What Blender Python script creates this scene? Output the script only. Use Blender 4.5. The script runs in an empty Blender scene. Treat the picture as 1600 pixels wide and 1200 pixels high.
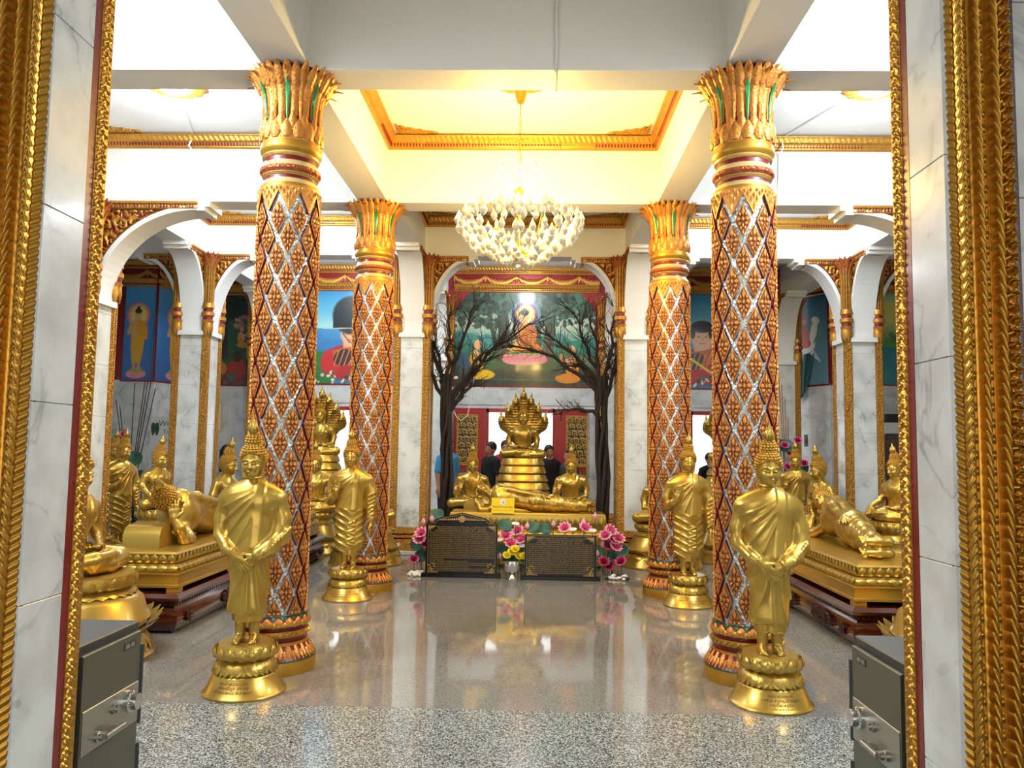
import bpy, math, random
import numpy as np
from mathutils import Matrix, Vector
PI = math.pi
SC = bpy.context.scene
COL = SC.collection

# ------------------------------------------------------------------ camera
F_PX, YAW, PITCH, ROLL = 1250.0, -0.0267, 0.0802, 0.0146
EYE = Vector((0.156, 0.0, 1.6))
def camera():
    cy, sy, cp, sp = math.cos(YAW), math.sin(YAW), math.cos(PITCH), math.sin(PITCH)
    fwd = Vector((sy*cp, cy*cp, sp)); right = Vector((cy, -sy, 0)); up = right.cross(fwd)
    r2 = right*math.cos(ROLL) + up*math.sin(ROLL); u2 = -right*math.sin(ROLL) + up*math.cos(ROLL)
    cam = bpy.data.cameras.new('camera'); cam.sensor_width = 36.0; cam.lens = F_PX/1600*36.0
    cam.clip_start = 0.05; cam.clip_end = 200
    o = bpy.data.objects.new('camera', cam); COL.objects.link(o)
    o.matrix_world = Matrix(((r2.x, u2.x, -fwd.x, EYE.x), (r2.y, u2.y, -fwd.y, EYE.y), (r2.z, u2.z, -fwd.z, EYE.z), (0, 0, 0, 1)))
    SC.camera = o
camera()

# ------------------------------------------------------------------ world and exposure
W = bpy.data.worlds.new('daylight'); SC.world = W; W.use_nodes = True
W.node_tree.nodes['Background'].inputs[0].default_value = (1.0, 0.985, 0.96, 1)
W.node_tree.nodes['Background'].inputs[1].default_value = 1.5
vs = SC.view_settings
vs.view_transform = 'Standard'; vs.look = 'None'; vs.gamma = 1.0; vs.use_curve_mapping = False
vs.exposure = 0.62
SC.cycles.max_bounces = 7; SC.cycles.diffuse_bounces = 4; SC.cycles.glossy_bounces = 4; SC.cycles.transmission_bounces = 6
SC.cycles.caustics_reflective = False; SC.cycles.caustics_refractive = False
SC.cycles.sample_clamp_indirect = 6.0

LAMP_W = 95.0      # each ceiling lamp
CHAND_W = 52.0     # each of the chandelier's bulbs groups

# grid of the hall: round columns at (+-HX, YA / YB), square piers around them
HX, XO = 1.705, 5.115
YA, YB, YC, YD = 5.88, 9.11, 12.34, 15.57
BB, BC, CEIL = 4.39, 4.50, 5.18     # undersides of the beams, ceiling

# ------------------------------------------------------------------ helpers
def lin(c):
    c = np.asarray(c, float)/255.0
    return np.where(c <= 0.04045, c/12.92, ((c+0.055)/1.055)**2.4)

class MB:
    """collects shapes for ONE mesh"""
    def __init__(s): s.v = []; s.f = []; s.m = []
    def add(s, v, f, m=0):
        o = len(s.v); s.v += [tuple(map(float, p)) for p in v]
        s.f += [tuple(i+o for i in q) for q in f]
        s.m += (list(m) if hasattr(m, '__len__') else [m]*len(f)); return s
    def box(s, x0, x1, y0, y1, z0, z1, m=0, bev=0):
        if bev:
            b = bev; P = []
            # chamfered box: front ring smaller
            for z, e in ((z0, b), (z0+b, 0), (z1-b, 0), (z1, b)):
                P += [(x0+e, y0+e, z), (x1-e, y0+e, z), (x1-e, y1-e, z), (x0+e, y1-e, z)]
            F = [(3, 2, 1, 0), (12, 13, 14, 15)]
            for k in range(3):
                for i in range(4): j = (i+1) % 4; F.append((4*k+i, 4*k+j, 4*k+4+j, 4*k+4+i))
            return s.add(P, F, m)
        P = [(x, y, z) for z in (z0, z1) for x, y in ((x0, y0), (x1, y0), (x1, y1), (x0, y1))]
        return s.add(P, [(3, 2, 1, 0), (4, 5, 6, 7), (0, 1, 5, 4), (1, 2, 6, 5), (2, 3, 7, 6), (3, 0, 4, 7)], m)
    def lathe(s, prof, n=40, m=0, c=(0, 0, 0), sx=1, sy=1, caps=True):
        """prof: (r, z) or (r, z, material of the band above it)"""
        V = []; F = []; M = []
        for p in prof:
            for i in range(n):
                a = 2*PI*i/n; V.append((c[0]+p[0]*math.cos(a)*sx, c[1]+p[0]*math.sin(a)*sy, c[2]+p[1]))
        for k in range(len(prof)-1):
            mm = prof[k][2] if len(prof[k]) > 2 else m
            for i in range(n):
                j = (i+1) % n; F.append((k*n+i, k*n+j, k*n+n+j, k*n+n+i)); M.append(mm)
        if caps:
            F.append(tuple(range(n-1, -1, -1))); M.append(m)
            b = (len(prof)-1)*n; F.append(tuple(range(b, b+n))); M.append(m)
        return s.add(V, F, M)
    def tube(s, pts, rad, n=8, m=0, sx=1.0):
        pts = [Vector(p) for p in pts]; K = len(pts)
        rad = list(rad) if hasattr(rad, '__len__') else [rad]*K
        V = []; F = []; ref = None
        for k, p in enumerate(pts):
            t = (pts[min(k+1, K-1)] - pts[max(k-1, 0)]).normalized()
            if ref is None: ref = Vector((0, 0, 1)) if abs(t.z) < 0.9 else Vector((1, 0, 0))
            a = ref - t*ref.dot(t)
            if a.length < 1e-4: a = t.orthogonal()
            a.normalize(); b = t.cross(a); ref = a
            for i in range(n):
                th = 2*PI*i/n; V.append(p + a*(math.cos(th)*rad[k]) + b*(math.sin(th)*rad[k]*sx))
        for k in range(K-1):
            for i in range(n): j = (i+1) % n; F.append((k*n+i, k*n+j, k*n+n+j, k*n+n+i))
        F.append(tuple(range(n-1, -1, -1))); F.append(tuple(range((K-1)*n, K*n)))
        return s.add(V, F, m)
    def ball(s, c, r, n=10, k=6, m=0, sz=1.0):
        V = [(c[0], c[1], c[2]-r*sz)]; F = []
        for a in range(1, k):
            ph = -PI/2 + PI*a/k
            for i in range(n):
                th = 2*PI*i/n; V.append((c[0]+r*math.cos(ph)*math.cos(th), c[1]+r*math.cos(ph)*math.sin(th), c[2]+r*math.sin(ph)*sz))
        V.append((c[0], c[1], c[2]+r*sz)); T = len(V)-1
        for i in range(n):
            j = (i+1) % n; F.append((0, 1+j, 1+i)); F.append((T, T-n+i, T-n+j))
            for a in range(k-2): F.append((1+a*n+i, 1+a*n+j, 1+a*n+n+j, 1+a*n+n+i))
        return s.add(V, F, m)
    def prism(s, poly, y0, y1, m=0, axis='y'):
        """extrude a 2-D outline (x, z) along y"""
        n = len(poly); V = [(x, y0, z) for x, z in poly] + [(x, y1, z) for x, z in poly]
        F = [tuple(range(n)), tuple(range(2*n-1, n-1, -1))]
        F += [(i, i+n, (i+1) % n+n, (i+1) % n) for i in range(n)]
        return s.add(V, F, m)
    def xf(s, M):
        s.v = [tuple(M @ Vector(p)) for p in s.v]; return s
    def mesh(s, name, mats, smooth=35):
        me = bpy.data.meshes.new(name); me.from_pydata(s.v, [], s.f)
        for m in (mats if isinstance(mats, (list, tuple)) else [mats]): me.materials.append(m)
        me.polygons.foreach_set('material_index', s.m)
        if smooth:
            me.polygons.foreach_set('use_smooth', [True]*len(s.f)); me.update()
            me.set_sharp_from_angle(angle=math.radians(smooth))
        me.update(); return me
    def build(s, name, mats, parent=None, smooth=35, loc=None, rz=None):
        return obj(name, s.mesh(name, mats, smooth), parent, loc, rz)

def obj(name, me, parent=None, loc=None, rz=None, mat=None):
    o = bpy.data.objects.new(name, me); COL.objects.link(o)
    if parent is not None: o.parent = parent
    if mat is not None: o.matrix_local = mat
    else:
        if loc is not None: o.location = loc
        if rz is not None: o.rotation_euler = (0, 0, rz)
    return o
def tag(o, label=None, cat=None, group=None, kind=None):
    if label: o['label'] = label
    if cat: o['category'] = cat
    if group: o['group'] = group
    if kind: o['kind'] = kind
    return o
def thing(name, label, cat, loc=(0, 0, 0), rz=0, group=None, scale=1.0):
    o = bpy.data.objects.new(name, None); COL.objects.link(o)
    o.location = loc; o.rotation_euler = (0, 0, rz); o.scale = (scale,)*3; o.empty_display_size = 0.1
    return tag(o, label, cat, group)
def setting(name, label=None, loc=(0, 0, 0)):
    o = bpy.data.objects.new(name, None); COL.objects.link(o); o.location = loc
    return tag(o, label, None, None, 'structure')
def npmesh(name, V, F, mats, smooth=True, cols=None, mi=None):
    """mesh from numpy arrays, F is (n,4) or (n,3)"""
    me = bpy.data.meshes.new(name); V = np.asarray(V, np.float32); F = np.asarray(F, np.int32)
    k = F.shape[1]
    me.vertices.add(len(V)); me.vertices.foreach_set('co', V.ravel())
    me.loops.add(F.size); me.loops.foreach_set('vertex_index', F.ravel())
    me.polygons.add(len(F)); me.polygons.foreach_set('loop_start', np.arange(0, F.size, k, dtype=np.int32))
    for m in (mats if isinstance(mats, (list, tuple)) else [mats]): me.materials.append(m)
    if mi is not None: me.polygons.foreach_set('material_index', np.asarray(mi, np.int32))
    me.polygons.foreach_set('use_smooth', np.full(len(F), bool(smooth)))
    if cols is not None:
        at = me.color_attributes.new('paint', 'FLOAT_COLOR', 'POINT')
        at.data.foreach_set('color', np.asarray(cols, np.float32).ravel())
    me.update(calc_edges=True); me.validate(); return me

# ------------------------------------------------------------------ materials
def mat(name, col, rough=0.5, metal=0.0, coat=0.0, spec=0.5, emit=None, es=0.0, bump=None, mottle=None, trans=0.0, alpha=None):
    """col in sRGB 0-255; bump=(scale, strength, kind); mottle=(scale, amount)"""
    m = bpy.data.materials.new(name); m.use_nodes = True; nt = m.node_tree; b = nt.nodes['Principled BSDF']
    c = tuple(lin(col))+(1,)
    b.inputs['Base Color'].default_value = c; b.inputs['Roughness'].default_value = rough; b.inputs['Metallic'].default_value = metal
    b.inputs['Coat Weight'].default_value = coat; b.inputs['Coat Roughness'].default_value = 0.08
    b.inputs['Specular IOR Level'].default_value = spec; b.inputs['Transmission Weight'].default_value = trans
    if emit is not None:
        b.inputs['Emission Color'].default_value = tuple(lin(emit))+(1,); b.inputs['Emission Strength'].default_value = es
    tc = nt.nodes.new('ShaderNodeTexCoord')
    if mottle:
        n = nt.nodes.new('ShaderNodeTexNoise'); n.inputs['Scale'].default_value = mottle[0]; n.inputs['Detail'].default_value = 4
        nt.links.new(tc.outputs['Object'], n.inputs['Vector'])
        mx = nt.nodes.new('ShaderNodeMix'); mx.data_type = 'RGBA'; mx.blend_type = 'MULTIPLY'
        mx.inputs[0].default_value = mottle[1]; mx.inputs[6].default_value = c
        r = nt.nodes.new('ShaderNodeValToRGB'); r.color_ramp.elements[0].position = 0.3; r.color_ramp.elements[1].position = 0.7
        r.color_ramp.elements[0].color = (0.45, 0.42, 0.4, 1)
        nt.links.new(n.outputs['Fac'], r.inputs[0]); nt.links.new(r.outputs[0], mx.inputs[7]); nt.links.new(mx.outputs[2], b.inputs['Base Color'])
    if bump:
        kind = bump[2] if len(bump) > 2 else 'noise'
        if kind == 'noise':
            n = nt.nodes.new('ShaderNodeTexNoise'); n.inputs['Scale'].default_value = bump[0]; n.inputs['Detail'].default_value = 3; out = n.outputs['Fac']
        else:
            n = nt.nodes.new('ShaderNodeTexVoronoi'); n.inputs['Scale'].default_value = bump[0]; out = n.outputs['Distance']
            if kind == 'smooth': n.feature = 'SMOOTH_F1'
        nt.links.new(tc.outputs['Object'], n.inputs['Vector'])
        bp = nt.nodes.new('ShaderNodeBump'); bp.inputs['Strength'].default_value = bump[1]; bp.inputs['Distance'].default_value = 0.02
        if kind != 'noise': bp.invert = True
        nt.links.new(out, bp.inputs['Height']); nt.links.new(bp.outputs[0], b.inputs['Normal'])
    return m

def mat_marble(name, base, vein, scale=1.0, amount=0.8, rough=0.18, seed=0.0):
    m = mat(name, base, rough, coat=0.15); nt = m.node_tree; b = nt.nodes['Principled BSDF']; N = nt.nodes; L = nt.links
    tc = N.new('ShaderNodeTexCoord'); mp = N.new('ShaderNodeMapping'); mp.inputs['Scale'].default_value = (scale,)*3; mp.inputs['Location'].default_value = (seed, seed*1.7, seed*.6)
    geo = N.new('ShaderNodeNewGeometry'); L.new(geo.outputs['Position'], mp.inputs['Vector'])
    n1 = N.new('ShaderNodeTexNoise'); n1.inputs['Scale'].default_value = 1.6; n1.inputs['Detail'].default_value = 7; n1.inputs['Distortion'].default_value = 0.7; L.new(mp.outputs[0], n1.inputs['Vector'])
    # thin veins: |noise - 0.5| close to 0
    s = N.new('ShaderNodeMath'); s.operation = 'SUBTRACT'; s.inputs[1].default_value = 0.5; L.new(n1.outputs['Fac'], s.inputs[0])
    a = N.new('ShaderNodeMath'); a.operation = 'ABSOLUTE'; L.new(s.outputs[0], a.inputs[0])
    r = N.new('ShaderNodeValToRGB'); r.color_ramp.elements[0].position = 0.0; r.color_ramp.elements[1].position = 0.022
    r.color_ramp.elements[0].color = (1, 1, 1, 1); r.color_ramp.elements[1].color = (0, 0, 0, 1); L.new(a.outputs[0], r.inputs[0])
    n2 = N.new('ShaderNodeTexNoise'); n2.inputs['Scale'].default_value = 3.2; n2.inputs['Detail'].default_value = 5; L.new(mp.outputs[0], n2.inputs['Vector'])
    r2 = N.new('ShaderNodeValToRGB'); r2.color_ramp.elements[0].position = 0.42; r2.color_ramp.elements[1].position = 0.72; L.new(n2.outputs['Fac'], r2.inputs[0])
    mul = N.new('ShaderNodeMath'); mul.operation = 'MULTIPLY'; L.new(r.outputs[0], mul.inputs[0]); L.new(r2.outputs[0], mul.inputs[1])
    m2 = N.new('ShaderNodeMath'); m2.operation = 'MULTIPLY'; m2.inputs[1].default_value = amount; L.new(mul.outputs[0], m2.inputs[0])
    cl = N.new('ShaderNodeMix'); cl.data_type = 'RGBA'; cl.inputs[6].default_value = tuple(lin(base))+(1,); cl.inputs[7].default_value = tuple(lin(np.array(base)*0.87))+(1,)
    L.new(r2.outputs[0], cl.inputs[0])
    mx = N.new('ShaderNodeMix'); mx.data_type = 'RGBA'; L.new(m2.outputs[0], mx.inputs[0]); L.new(cl.outputs[2], mx.inputs[6]); mx.inputs[7].default_value = tuple(lin(vein))+(1,)
    L.new(mx.outputs[2], b.inputs['Base Color'])
    return m

def mat_granite(name, cols, scale, rough, contrast, coat=0.0):
    m = mat(name, cols[1], rough, spec=0.6, coat=coat); m.node_tree.nodes['Principled BSDF'].inputs['Coat Roughness'].default_value = 0.03; nt = m.node_tree; b = nt.nodes['Principled BSDF']; N = nt.nodes; L = nt.links
    geo = N.new('ShaderNodeNewGeometry')
    v = N.new('ShaderNodeTexVoronoi'); v.inputs['Scale'].default_value = scale; L.new(geo.outputs['Position'], v.inputs['Vector'])
    n = N.new('ShaderNodeTexNoise'); n.inputs['Scale'].default_value = scale*0.55; n.inputs['Detail'].default_value = 3; n.inputs['Roughness'].default_value = 0.7; L.new(geo.outputs['Position'], n.inputs['Vector'])
    sep = N.new('ShaderNodeSeparateColor'); L.new(v.outputs['Color'], sep.inputs[0])
    mix = N.new('ShaderNodeMath'); mix.operation = 'MULTIPLY_ADD'; mix.inputs[1].default_value = 0.45; L.new(sep.outputs[0], mix.inputs[0])
    h = N.new('ShaderNodeMath'); h.operation = 'MULTIPLY'; h.inputs[1].default_value = 0.55; L.new(n.outputs['Fac'], h.inputs[0]); L.new(h.outputs[0], mix.inputs[2])
    r = N.new('ShaderNodeValToRGB'); e = r.color_ramp.elements
    e[0].position = 0.5-contrast; e[1].position = 0.5+contrast; e[0].color = tuple(lin(cols[0]))+(1,); e[1].color = tuple(lin(cols[2]))+(1,)
    k = e.new(0.5); k.color = tuple(lin(cols[1]))+(1,)
    L.new(mix.outputs[0], r.inputs[0]); L.new(r.outputs[0], b.inputs['Base Color'])
    return m

def mat_paint(name, rough=0.35, metal=0.0, coat=0.0):
    m = mat(name, (255, 255, 255), rough, metal, coat); nt = m.node_tree; b = nt.nodes['Principled BSDF']
    a = nt.nodes.new('ShaderNodeVertexColor'); a.layer_name = 'paint'; nt.links.new(a.outputs[0], b.inputs['Base Color']); return m

M = dict(
    gold=mat('gold_paint', (190, 154, 66), 0.28, 0.7, coat=0.2, bump=(55, 0.02)),
    gold_hair=mat('gold_paint_matt', (186, 138, 46), 0.45, 0.5),
    gold_dark=mat('aged_gold_paint', (186, 138, 44), 0.36, 0.6, coat=0.1),
    carved=mat('carved_gilt', (196, 142, 58), 0.4, 0.6, mottle=(26, 0.4)),
    carvedb=mat('carved_gilt_fine', (196, 142, 56), 0.42, 0.55, mottle=(40, 0.4), bump=(60, 0.9, 'smooth')),
    tile=mat('copper_gilt', (212, 146, 70), 0.4, 0.5, bump=(130, 0.25, 'smooth')), tileground=mat('red_brown_ground', (138, 68, 32), 0.5, 0.25), jamb=mat('rope_moulding_gilt', (206, 152, 60), 0.3, 0.85, mottle=(30, 0.35)),
    petal=mat('capital_gilt', (206, 136, 60), 0.38, 0.5, bump=(70, 0.25, 'smooth')),
    cream=mat('cream_gilt', (226, 200, 140), 0.35, 0.45),
    rust=mat('rust_relief', (164, 84, 42), 0.45, 0.3, bump=(60, 0.6, 'smooth')),
    red=mat('red_lacquer', (120, 12, 22), 0.3, coat=0.2),
    redwall=mat('red_wall_paint', (150, 22, 28), 0.42, mottle=(4, 0.2)),
    silver=mat('mirror_mosaic', (206, 212, 208), 0.28, 0.7, bump=(45, 0.35, 'voronoi')),
    green=mat('green_glass', (10, 140, 74), 0.1, 0.35, coat=0.6),
    dgreen=mat('dark_green_enamel', (20, 70, 52), 0.3),
    white=mat('white_paint', (240, 240, 238), 0.5),
    wood=mat('dark_rosewood', (74, 22, 14), 0.16, coat=0.7, mottle=(7, 0.5)),
    woodd=mat('carved_rosewood', (48, 16, 12), 0.3, coat=0.3),
    black=mat('black_lacquer', (9, 8, 8), 0.22, spec=0.3),
    goldtext=mat('gilt_lettering', (168, 138, 70), 0.5, 0.2),
    browntext=mat('brown_lettering', (120, 62, 16), 0.5),
    safe=mat('olive_grey_enamel', (84, 82, 67), 0.36, mottle=(3, 0.12)),
    safed=mat('dark_grey_enamel', (52, 54, 54), 0.4),
    steel=mat('brushed_steel', (170, 168, 158), 0.3, 0.85),
    chrome=mat('chrome', (225, 225, 225), 0.12, 1.0),
    bark=mat('dark_bark', (42, 31, 25), 0.75, bump=(28, 0.8)),
    petalpink=mat('pink_silk', (226, 92, 146), 0.6), petalpale=mat('pale_pink_silk', (240, 170, 190), 0.6),
    petaldeep=mat('magenta_silk', (176, 44, 96), 0.6), petalwhite=mat('white_silk', (238, 236, 226), 0.6),
    petalyellow=mat('yellow_silk', (236, 214, 40), 0.6), leaf=mat('lotus_leaf', (44, 92, 72), 0.5),
    stem=mat('green_stem', (58, 84, 48), 0.6), straw=mat('bamboo_stick', (150, 110, 60), 0.6), darkstick=mat('dark_stick', (70, 34, 38), 0.6),
    yellow=mat('yellow_card', (255, 214, 8), 0.6), paper=mat('white_card', (232, 232, 230), 0.5),
    doorred=mat('door_red_paint', (158, 28, 38), 0.35), skin=mat('skin', (186, 128, 100), 0.55), hairm=mat('black_hair', (18, 15, 15), 0.45),
    navy=mat('navy_cloth', (26, 28, 40), 0.85), blue=mat('blue_cloth', (60, 150, 200), 0.85), whitec=mat('white_cloth', (225, 226, 230), 0.85), grey=mat('grey_cloth', (70, 70, 76), 0.85),
    redc=mat('red_cloth', (170, 40, 52), 0.85), trouser=mat('dark_trousers', (34, 36, 46), 0.85),
    lampglow=mat('lit_lamp_glass', (255, 255, 255), 0.3, emit=(232, 242, 255), es=14.0),
    bulb=mat('lit_bulb', (255, 240, 200), 0.3, emit=(255, 214, 130), es=26.0),
    crystal=mat('cut_crystal', (250, 248, 242), 0.08, 0.0, coat=0.5, trans=0.3),
    crystal2=mat('cream_crystal', (244, 236, 218), 0.12, 0.0, coat=0.5, trans=0.2),
    brass=mat('brass', (196, 142, 60), 0.3, 0.85), plastic=mat('dark_plastic', (28, 29, 32), 0.4), fabric=mat('canvas_back', (40, 92, 92), 0.8),
    cable=mat('white_conduit', (236, 236, 234), 0.5),
    marble=mat_marble('white_marble', (226, 228, 224), (120, 122, 122), 1.3, 0.7),
    marbleg=mat_marble('grey_marble', (216, 219, 220), (104, 106, 110), 1.0, 0.8, seed=3.1),
    marbled=mat_marble('veined_marble', (214, 217, 218), (104, 108, 112), 1.2, 0.6, seed=7.7),
    granite=mat_granite('polished_granite', ((92, 89, 86), (128, 124, 118), (158, 153, 146)), 300, 0.06, 0.21, 0.22),
    granite2=mat_granite('speckled_granite', ((46, 50, 51), (112, 116, 114), (178, 181, 176)), 150, 0.14, 0.14, 0.0),
    paint=mat_paint('mural_paint', 0.32, coat=0.25), giltpaint=mat_paint('gilt_and_lacquer', 0.36, 0.25),
)

# ------------------------------------------------------------------ sculpting kit: signed distances on a grid, then a smooth mesh
class Sculpt:
    def __init__(s, lo, hi, h):
        s.h = h; s.lo = np.array(lo, float); n = np.ceil((np.array(hi)-s.lo)/h).astype(int)+1
        s.ax = [s.lo[i]+h*np.arange(n[i]) for i in range(3)]
        s.D = np.full(n, 0.3, np.float32)
    def win(s, lo, hi):
        sl = []
        for i in range(3):
            a = max(0, int((lo[i]-s.lo[i])/s.h)-1); b = min(len(s.ax[i]), int((hi[i]-s.lo[i])/s.h)+3)
            sl.append(slice(a, max(a+1, b)))
        return tuple(sl)
    def xyz(s, sl): return np.meshgrid(s.ax[0][sl[0]], s.ax[1][sl[1]], s.ax[2][sl[2]], indexing='ij', sparse=True)
    def merge(s, sl, d, k, sub=False):
        A = s.D[sl]; d = d.astype(np.float32)
        if sub:
            d = -d; h = np.maximum(k-np.abs(A-d), 0)/k; s.D[sl] = np.maximum(A, d)+h*h*k*0.25
        else:
            h = np.maximum(k-np.abs(A-d), 0)/k; s.D[sl] = np.minimum(A, d)-h*h*k*0.25
    def cone(s, a, b, ra, rb=None, k=0.02, flat=1.0, sub=False):
        rb = ra if rb is None else rb; a = np.array(a, float); b = np.array(b, float); r = max(ra, rb)+k+3*s.h
        sl = s.win(np.minimum(a, b)-r, np.maximum(a, b)+r); X, Y, Z = s.xyz(sl)
        ba = b-a; L = (ba**2).sum()+1e-12
        t = np.clip(((X-a[0])*ba[0]+(Y-a[1])*ba[1]+(Z-a[2])*ba[2])/L, 0, 1)
        d = np.sqrt((X-a[0]-t*ba[0])**2+((Y-a[1]-t*ba[1])*flat)**2+(Z-a[2]-t*ba[2])**2)-(ra+t*(rb-ra))
        s.merge(sl, d, k, sub)
    def path(s, pts, rad, k=0.02, flat=1.0):
        for i in range(len(pts)-1): s.cone(pts[i], pts[i+1], rad[i], rad[i+1], k, flat)
    def ell(s, c, r, k=0.02, sub=False, rot=None):
        c = np.array(c, float); r = np.array(r, float); R = r.max()+k+3*s.h
        sl = s.win(c-R, c+R); X, Y, Z = s.xyz(sl); X = X-c[0]; Y = Y-c[1]; Z = Z-c[2]
        if rot is not None:
            m = np.array(rot.to_3x3()).T; X, Y, Z = (m[i, 0]*X+m[i, 1]*Y+m[i, 2]*Z for i in range(3))
        k0 = np.sqrt((X/r[0])**2+(Y/r[1])**2+(Z/r[2])**2); k1 = np.sqrt((X/r[0]**2)**2+(Y/r[1]**2)**2+(Z/r[2]**2)**2)+1e-9
        s.merge(sl, k0*(k0-1)/k1, k, sub)
    def cut(s, axis, v, keep=1):
        """keep the side where keep*(coord - v) > 0"""
        sh = [1, 1, 1]; sh[axis] = -1
        s.D = np.maximum(s.D, (-keep*(s.ax[axis]-v)).reshape(sh)).astype(np.float32)
    def ripple(s, fn):
        X, Y, Z = np.meshgrid(*s.ax, indexing='ij', sparse=True); s.D = (s.D+fn(X, Y, Z)).astype(np.float32)
    def mesh(s):
        D = s.D; N = D < 0; nx, ny, nz = D.shape
        cnt = np.zeros((nx-1, ny-1, nz-1), np.int8); off = [(i, j, k) for i in (0, 1) for j in (0, 1) for k in (0, 1)]
        for i, j, k in off: cnt += N[i:nx-1+i, j:ny-1+j, k:nz-1+k]
        cells = np.argwhere((cnt > 0) & (cnt < 8)); idx = np.full(cnt.shape, -1, np.int32); idx[tuple(cells.T)] = np.arange(len(cells))
        cv = np.stack([D[cells[:, 0]+i, cells[:, 1]+j, cells[:, 2]+k] for i, j, k in off], 1)
        P = np.zeros((len(cells), 3)); Wt = np.zeros(len(cells)); O = np.array(off, float)
        for a in range(8):
            for b in range(a+1, 8):
                if np.abs(O[a]-O[b]).sum() != 1: continue
                m = (cv[:, a] < 0) != (cv[:, b] < 0); t = cv[m, a]/(cv[m, a]-cv[m, b])
                P[m] += O[a]+(O[b]-O[a])*t[:, None]; Wt[m] += 1
        V = s.lo+s.h*(cells+P/Wt[:, None]); Fs = []
        for ax in range(3):
            o1, o2 = [(1, 2), (2, 0), (0, 1)][ax]
            sl0 = [slice(1, -1)]*3; sl0[ax] = slice(0, -1); sl1 = list(sl0); sl1[ax] = slice(1, None)
            A = N[tuple(sl0)]; B = N[tuple(sl1)]; e = np.argwhere(A != B)
            if not len(e): continue
            fl = A[tuple(e.T)]; p = e.copy(); p[:, o1] += 1; p[:, o2] += 1
            def q(d1, d2):
                c = p.copy(); c[:, o1] -= d1; c[:, o2] -= d2; return idx[tuple(c.T)]
            Q = np.stack([q(1, 1), q(0, 1), q(0, 0), q(1, 0)], 1); Q[~fl] = Q[~fl][:, ::-1]; Fs.append(Q)
        F = np.concatenate(Fs); F = F[(F >= 0).all(1)]
        return V, F
def join(parts):
    V = []; F = []; o = 0
    for v, f in parts: V.append(v); F.append(np.asarray(f)+o); o += len(v)
    return np.concatenate(V), np.concatenate(F)

def hand_sculpt(wrist, d, n, side, L=0.13, h=0.0042, curl=0.25, spread=1.0, thumb=1.0):
    """a hand: wrist point, finger direction d, back-of-hand normal n, side +1/-1 where the thumb leaves"""
    wrist = Vector(wrist); d = Vector(d).normalized(); n = Vector(n); n = (n-d*n.dot(d)).normalized(); t = d.cross(n)*side
    pts = [wrist+d*L+t*x for x in (-.1, .1)]+[wrist-d*.04, wrist+d*L*1.2]+[wrist+n*.05, wrist-n*.06]
    lo = [min(p[i] for p in pts)-.03 for i in range(3)]; hi = [max(p[i] for p in pts)+.03 for i in range(3)]
    S = Sculpt(lo, hi, h); w = L*0.19
    S.cone(wrist-d*.03, wrist+d*L*.1, .024*L/.13, .025*L/.13, .02)
    for x in (-1.0, -.35, .35, 1.0):
        S.cone(wrist+d*L*.1+t*(x*w*.6), wrist+d*L*.46+t*(x*w), .0135*L/.13, .0115*L/.13, .014*L/.13)
    lens = (.44, .52, .50, .38); xs = (1.0, .35, -.35, -1.0)
    for x, l in zip(xs, lens):
        b = wrist+d*L*.46+t*(x*w); d1 = (d+t*(x*.10*spread)-n*curl*.5).normalized(); d2 = (d+t*(x*.10*spread)-n*curl*1.6).normalized()
        m = b+d1*(L*l*.5); e = m+d2*(L*l*.5)
        S.cone(b, m, .0105*L/.13, .0092*L/.13, .006); S.cone(m, e, .0092*L/.13, .0072*L/.13, .004)
    b = wrist+d*L*.12+t*(w*.9); m = b+(d*.62+t*.75*thumb-n*.2).normalized()*(L*.27); e = m+(d*.95+t*.2*thumb-n*.25).normalized()*(L*.22)
    S.cone(b, m, .0135*L/.13, .0105*L/.13, .008); S.cone(m, e, .0105*L/.13, .008*L/.13, .004)
    return S.mesh()

# ------------------------------------------------------------------ carved reliefs: a height field over a rectangle (x across, z along, raised towards -y)
def relief(name, w, l, fn, nu, nv, mats, keep=None, matfn=None, smooth=True):
    u = np.linspace(0, w, nu); v = np.linspace(0, l, nv); U, V = np.meshgrid(u, v, indexing='ij'); H = fn(U, V)
    if keep is None:
        H = H.copy(); H[0, :] = H[-1, :] = -.004; H[:, 0] = H[:, -1] = -.004
    P = np.stack([U, -H, V], -1).reshape(-1, 3)
    I = np.arange(nu*nv).reshape(nu, nv); F = np.stack([I[:-1, :-1], I[1:, :-1], I[1:, 1:], I[:-1, 1:]], -1).reshape(-1, 4)
    uc = (U[:-1, :-1]+U[1:, 1:])/2; vc = (V[:-1, :-1]+V[1:, 1:])/2
    mi = matfn(uc, vc).reshape(-1).astype(int) if matfn else None
    if keep is not None:
        k = keep(uc, vc).reshape(-1); F = F[k]; mi = mi[k] if mi is not None else None
        used = np.unique(F); re = np.zeros(len(P), int); re[used] = np.arange(len(used)); P = P[used]; F = re[F]
    return npmesh(name, P, F, mats, smooth, mi=mi)
def fr(x): return x-np.floor(x)
def rope(u, v, R, p, slant=1.0, chev=False):
    """twisted or plaited half-round moulding, u centred"""
    x = np.clip(u/R, -1, 1); dome = np.sqrt(np.maximum(0, 1-x*x)); ph = v/p+(np.abs(x) if chev else x)*slant*.5
    g = np.sin(PI*fr(ph)); return R*dome*(.45+.75*g**.7)
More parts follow.
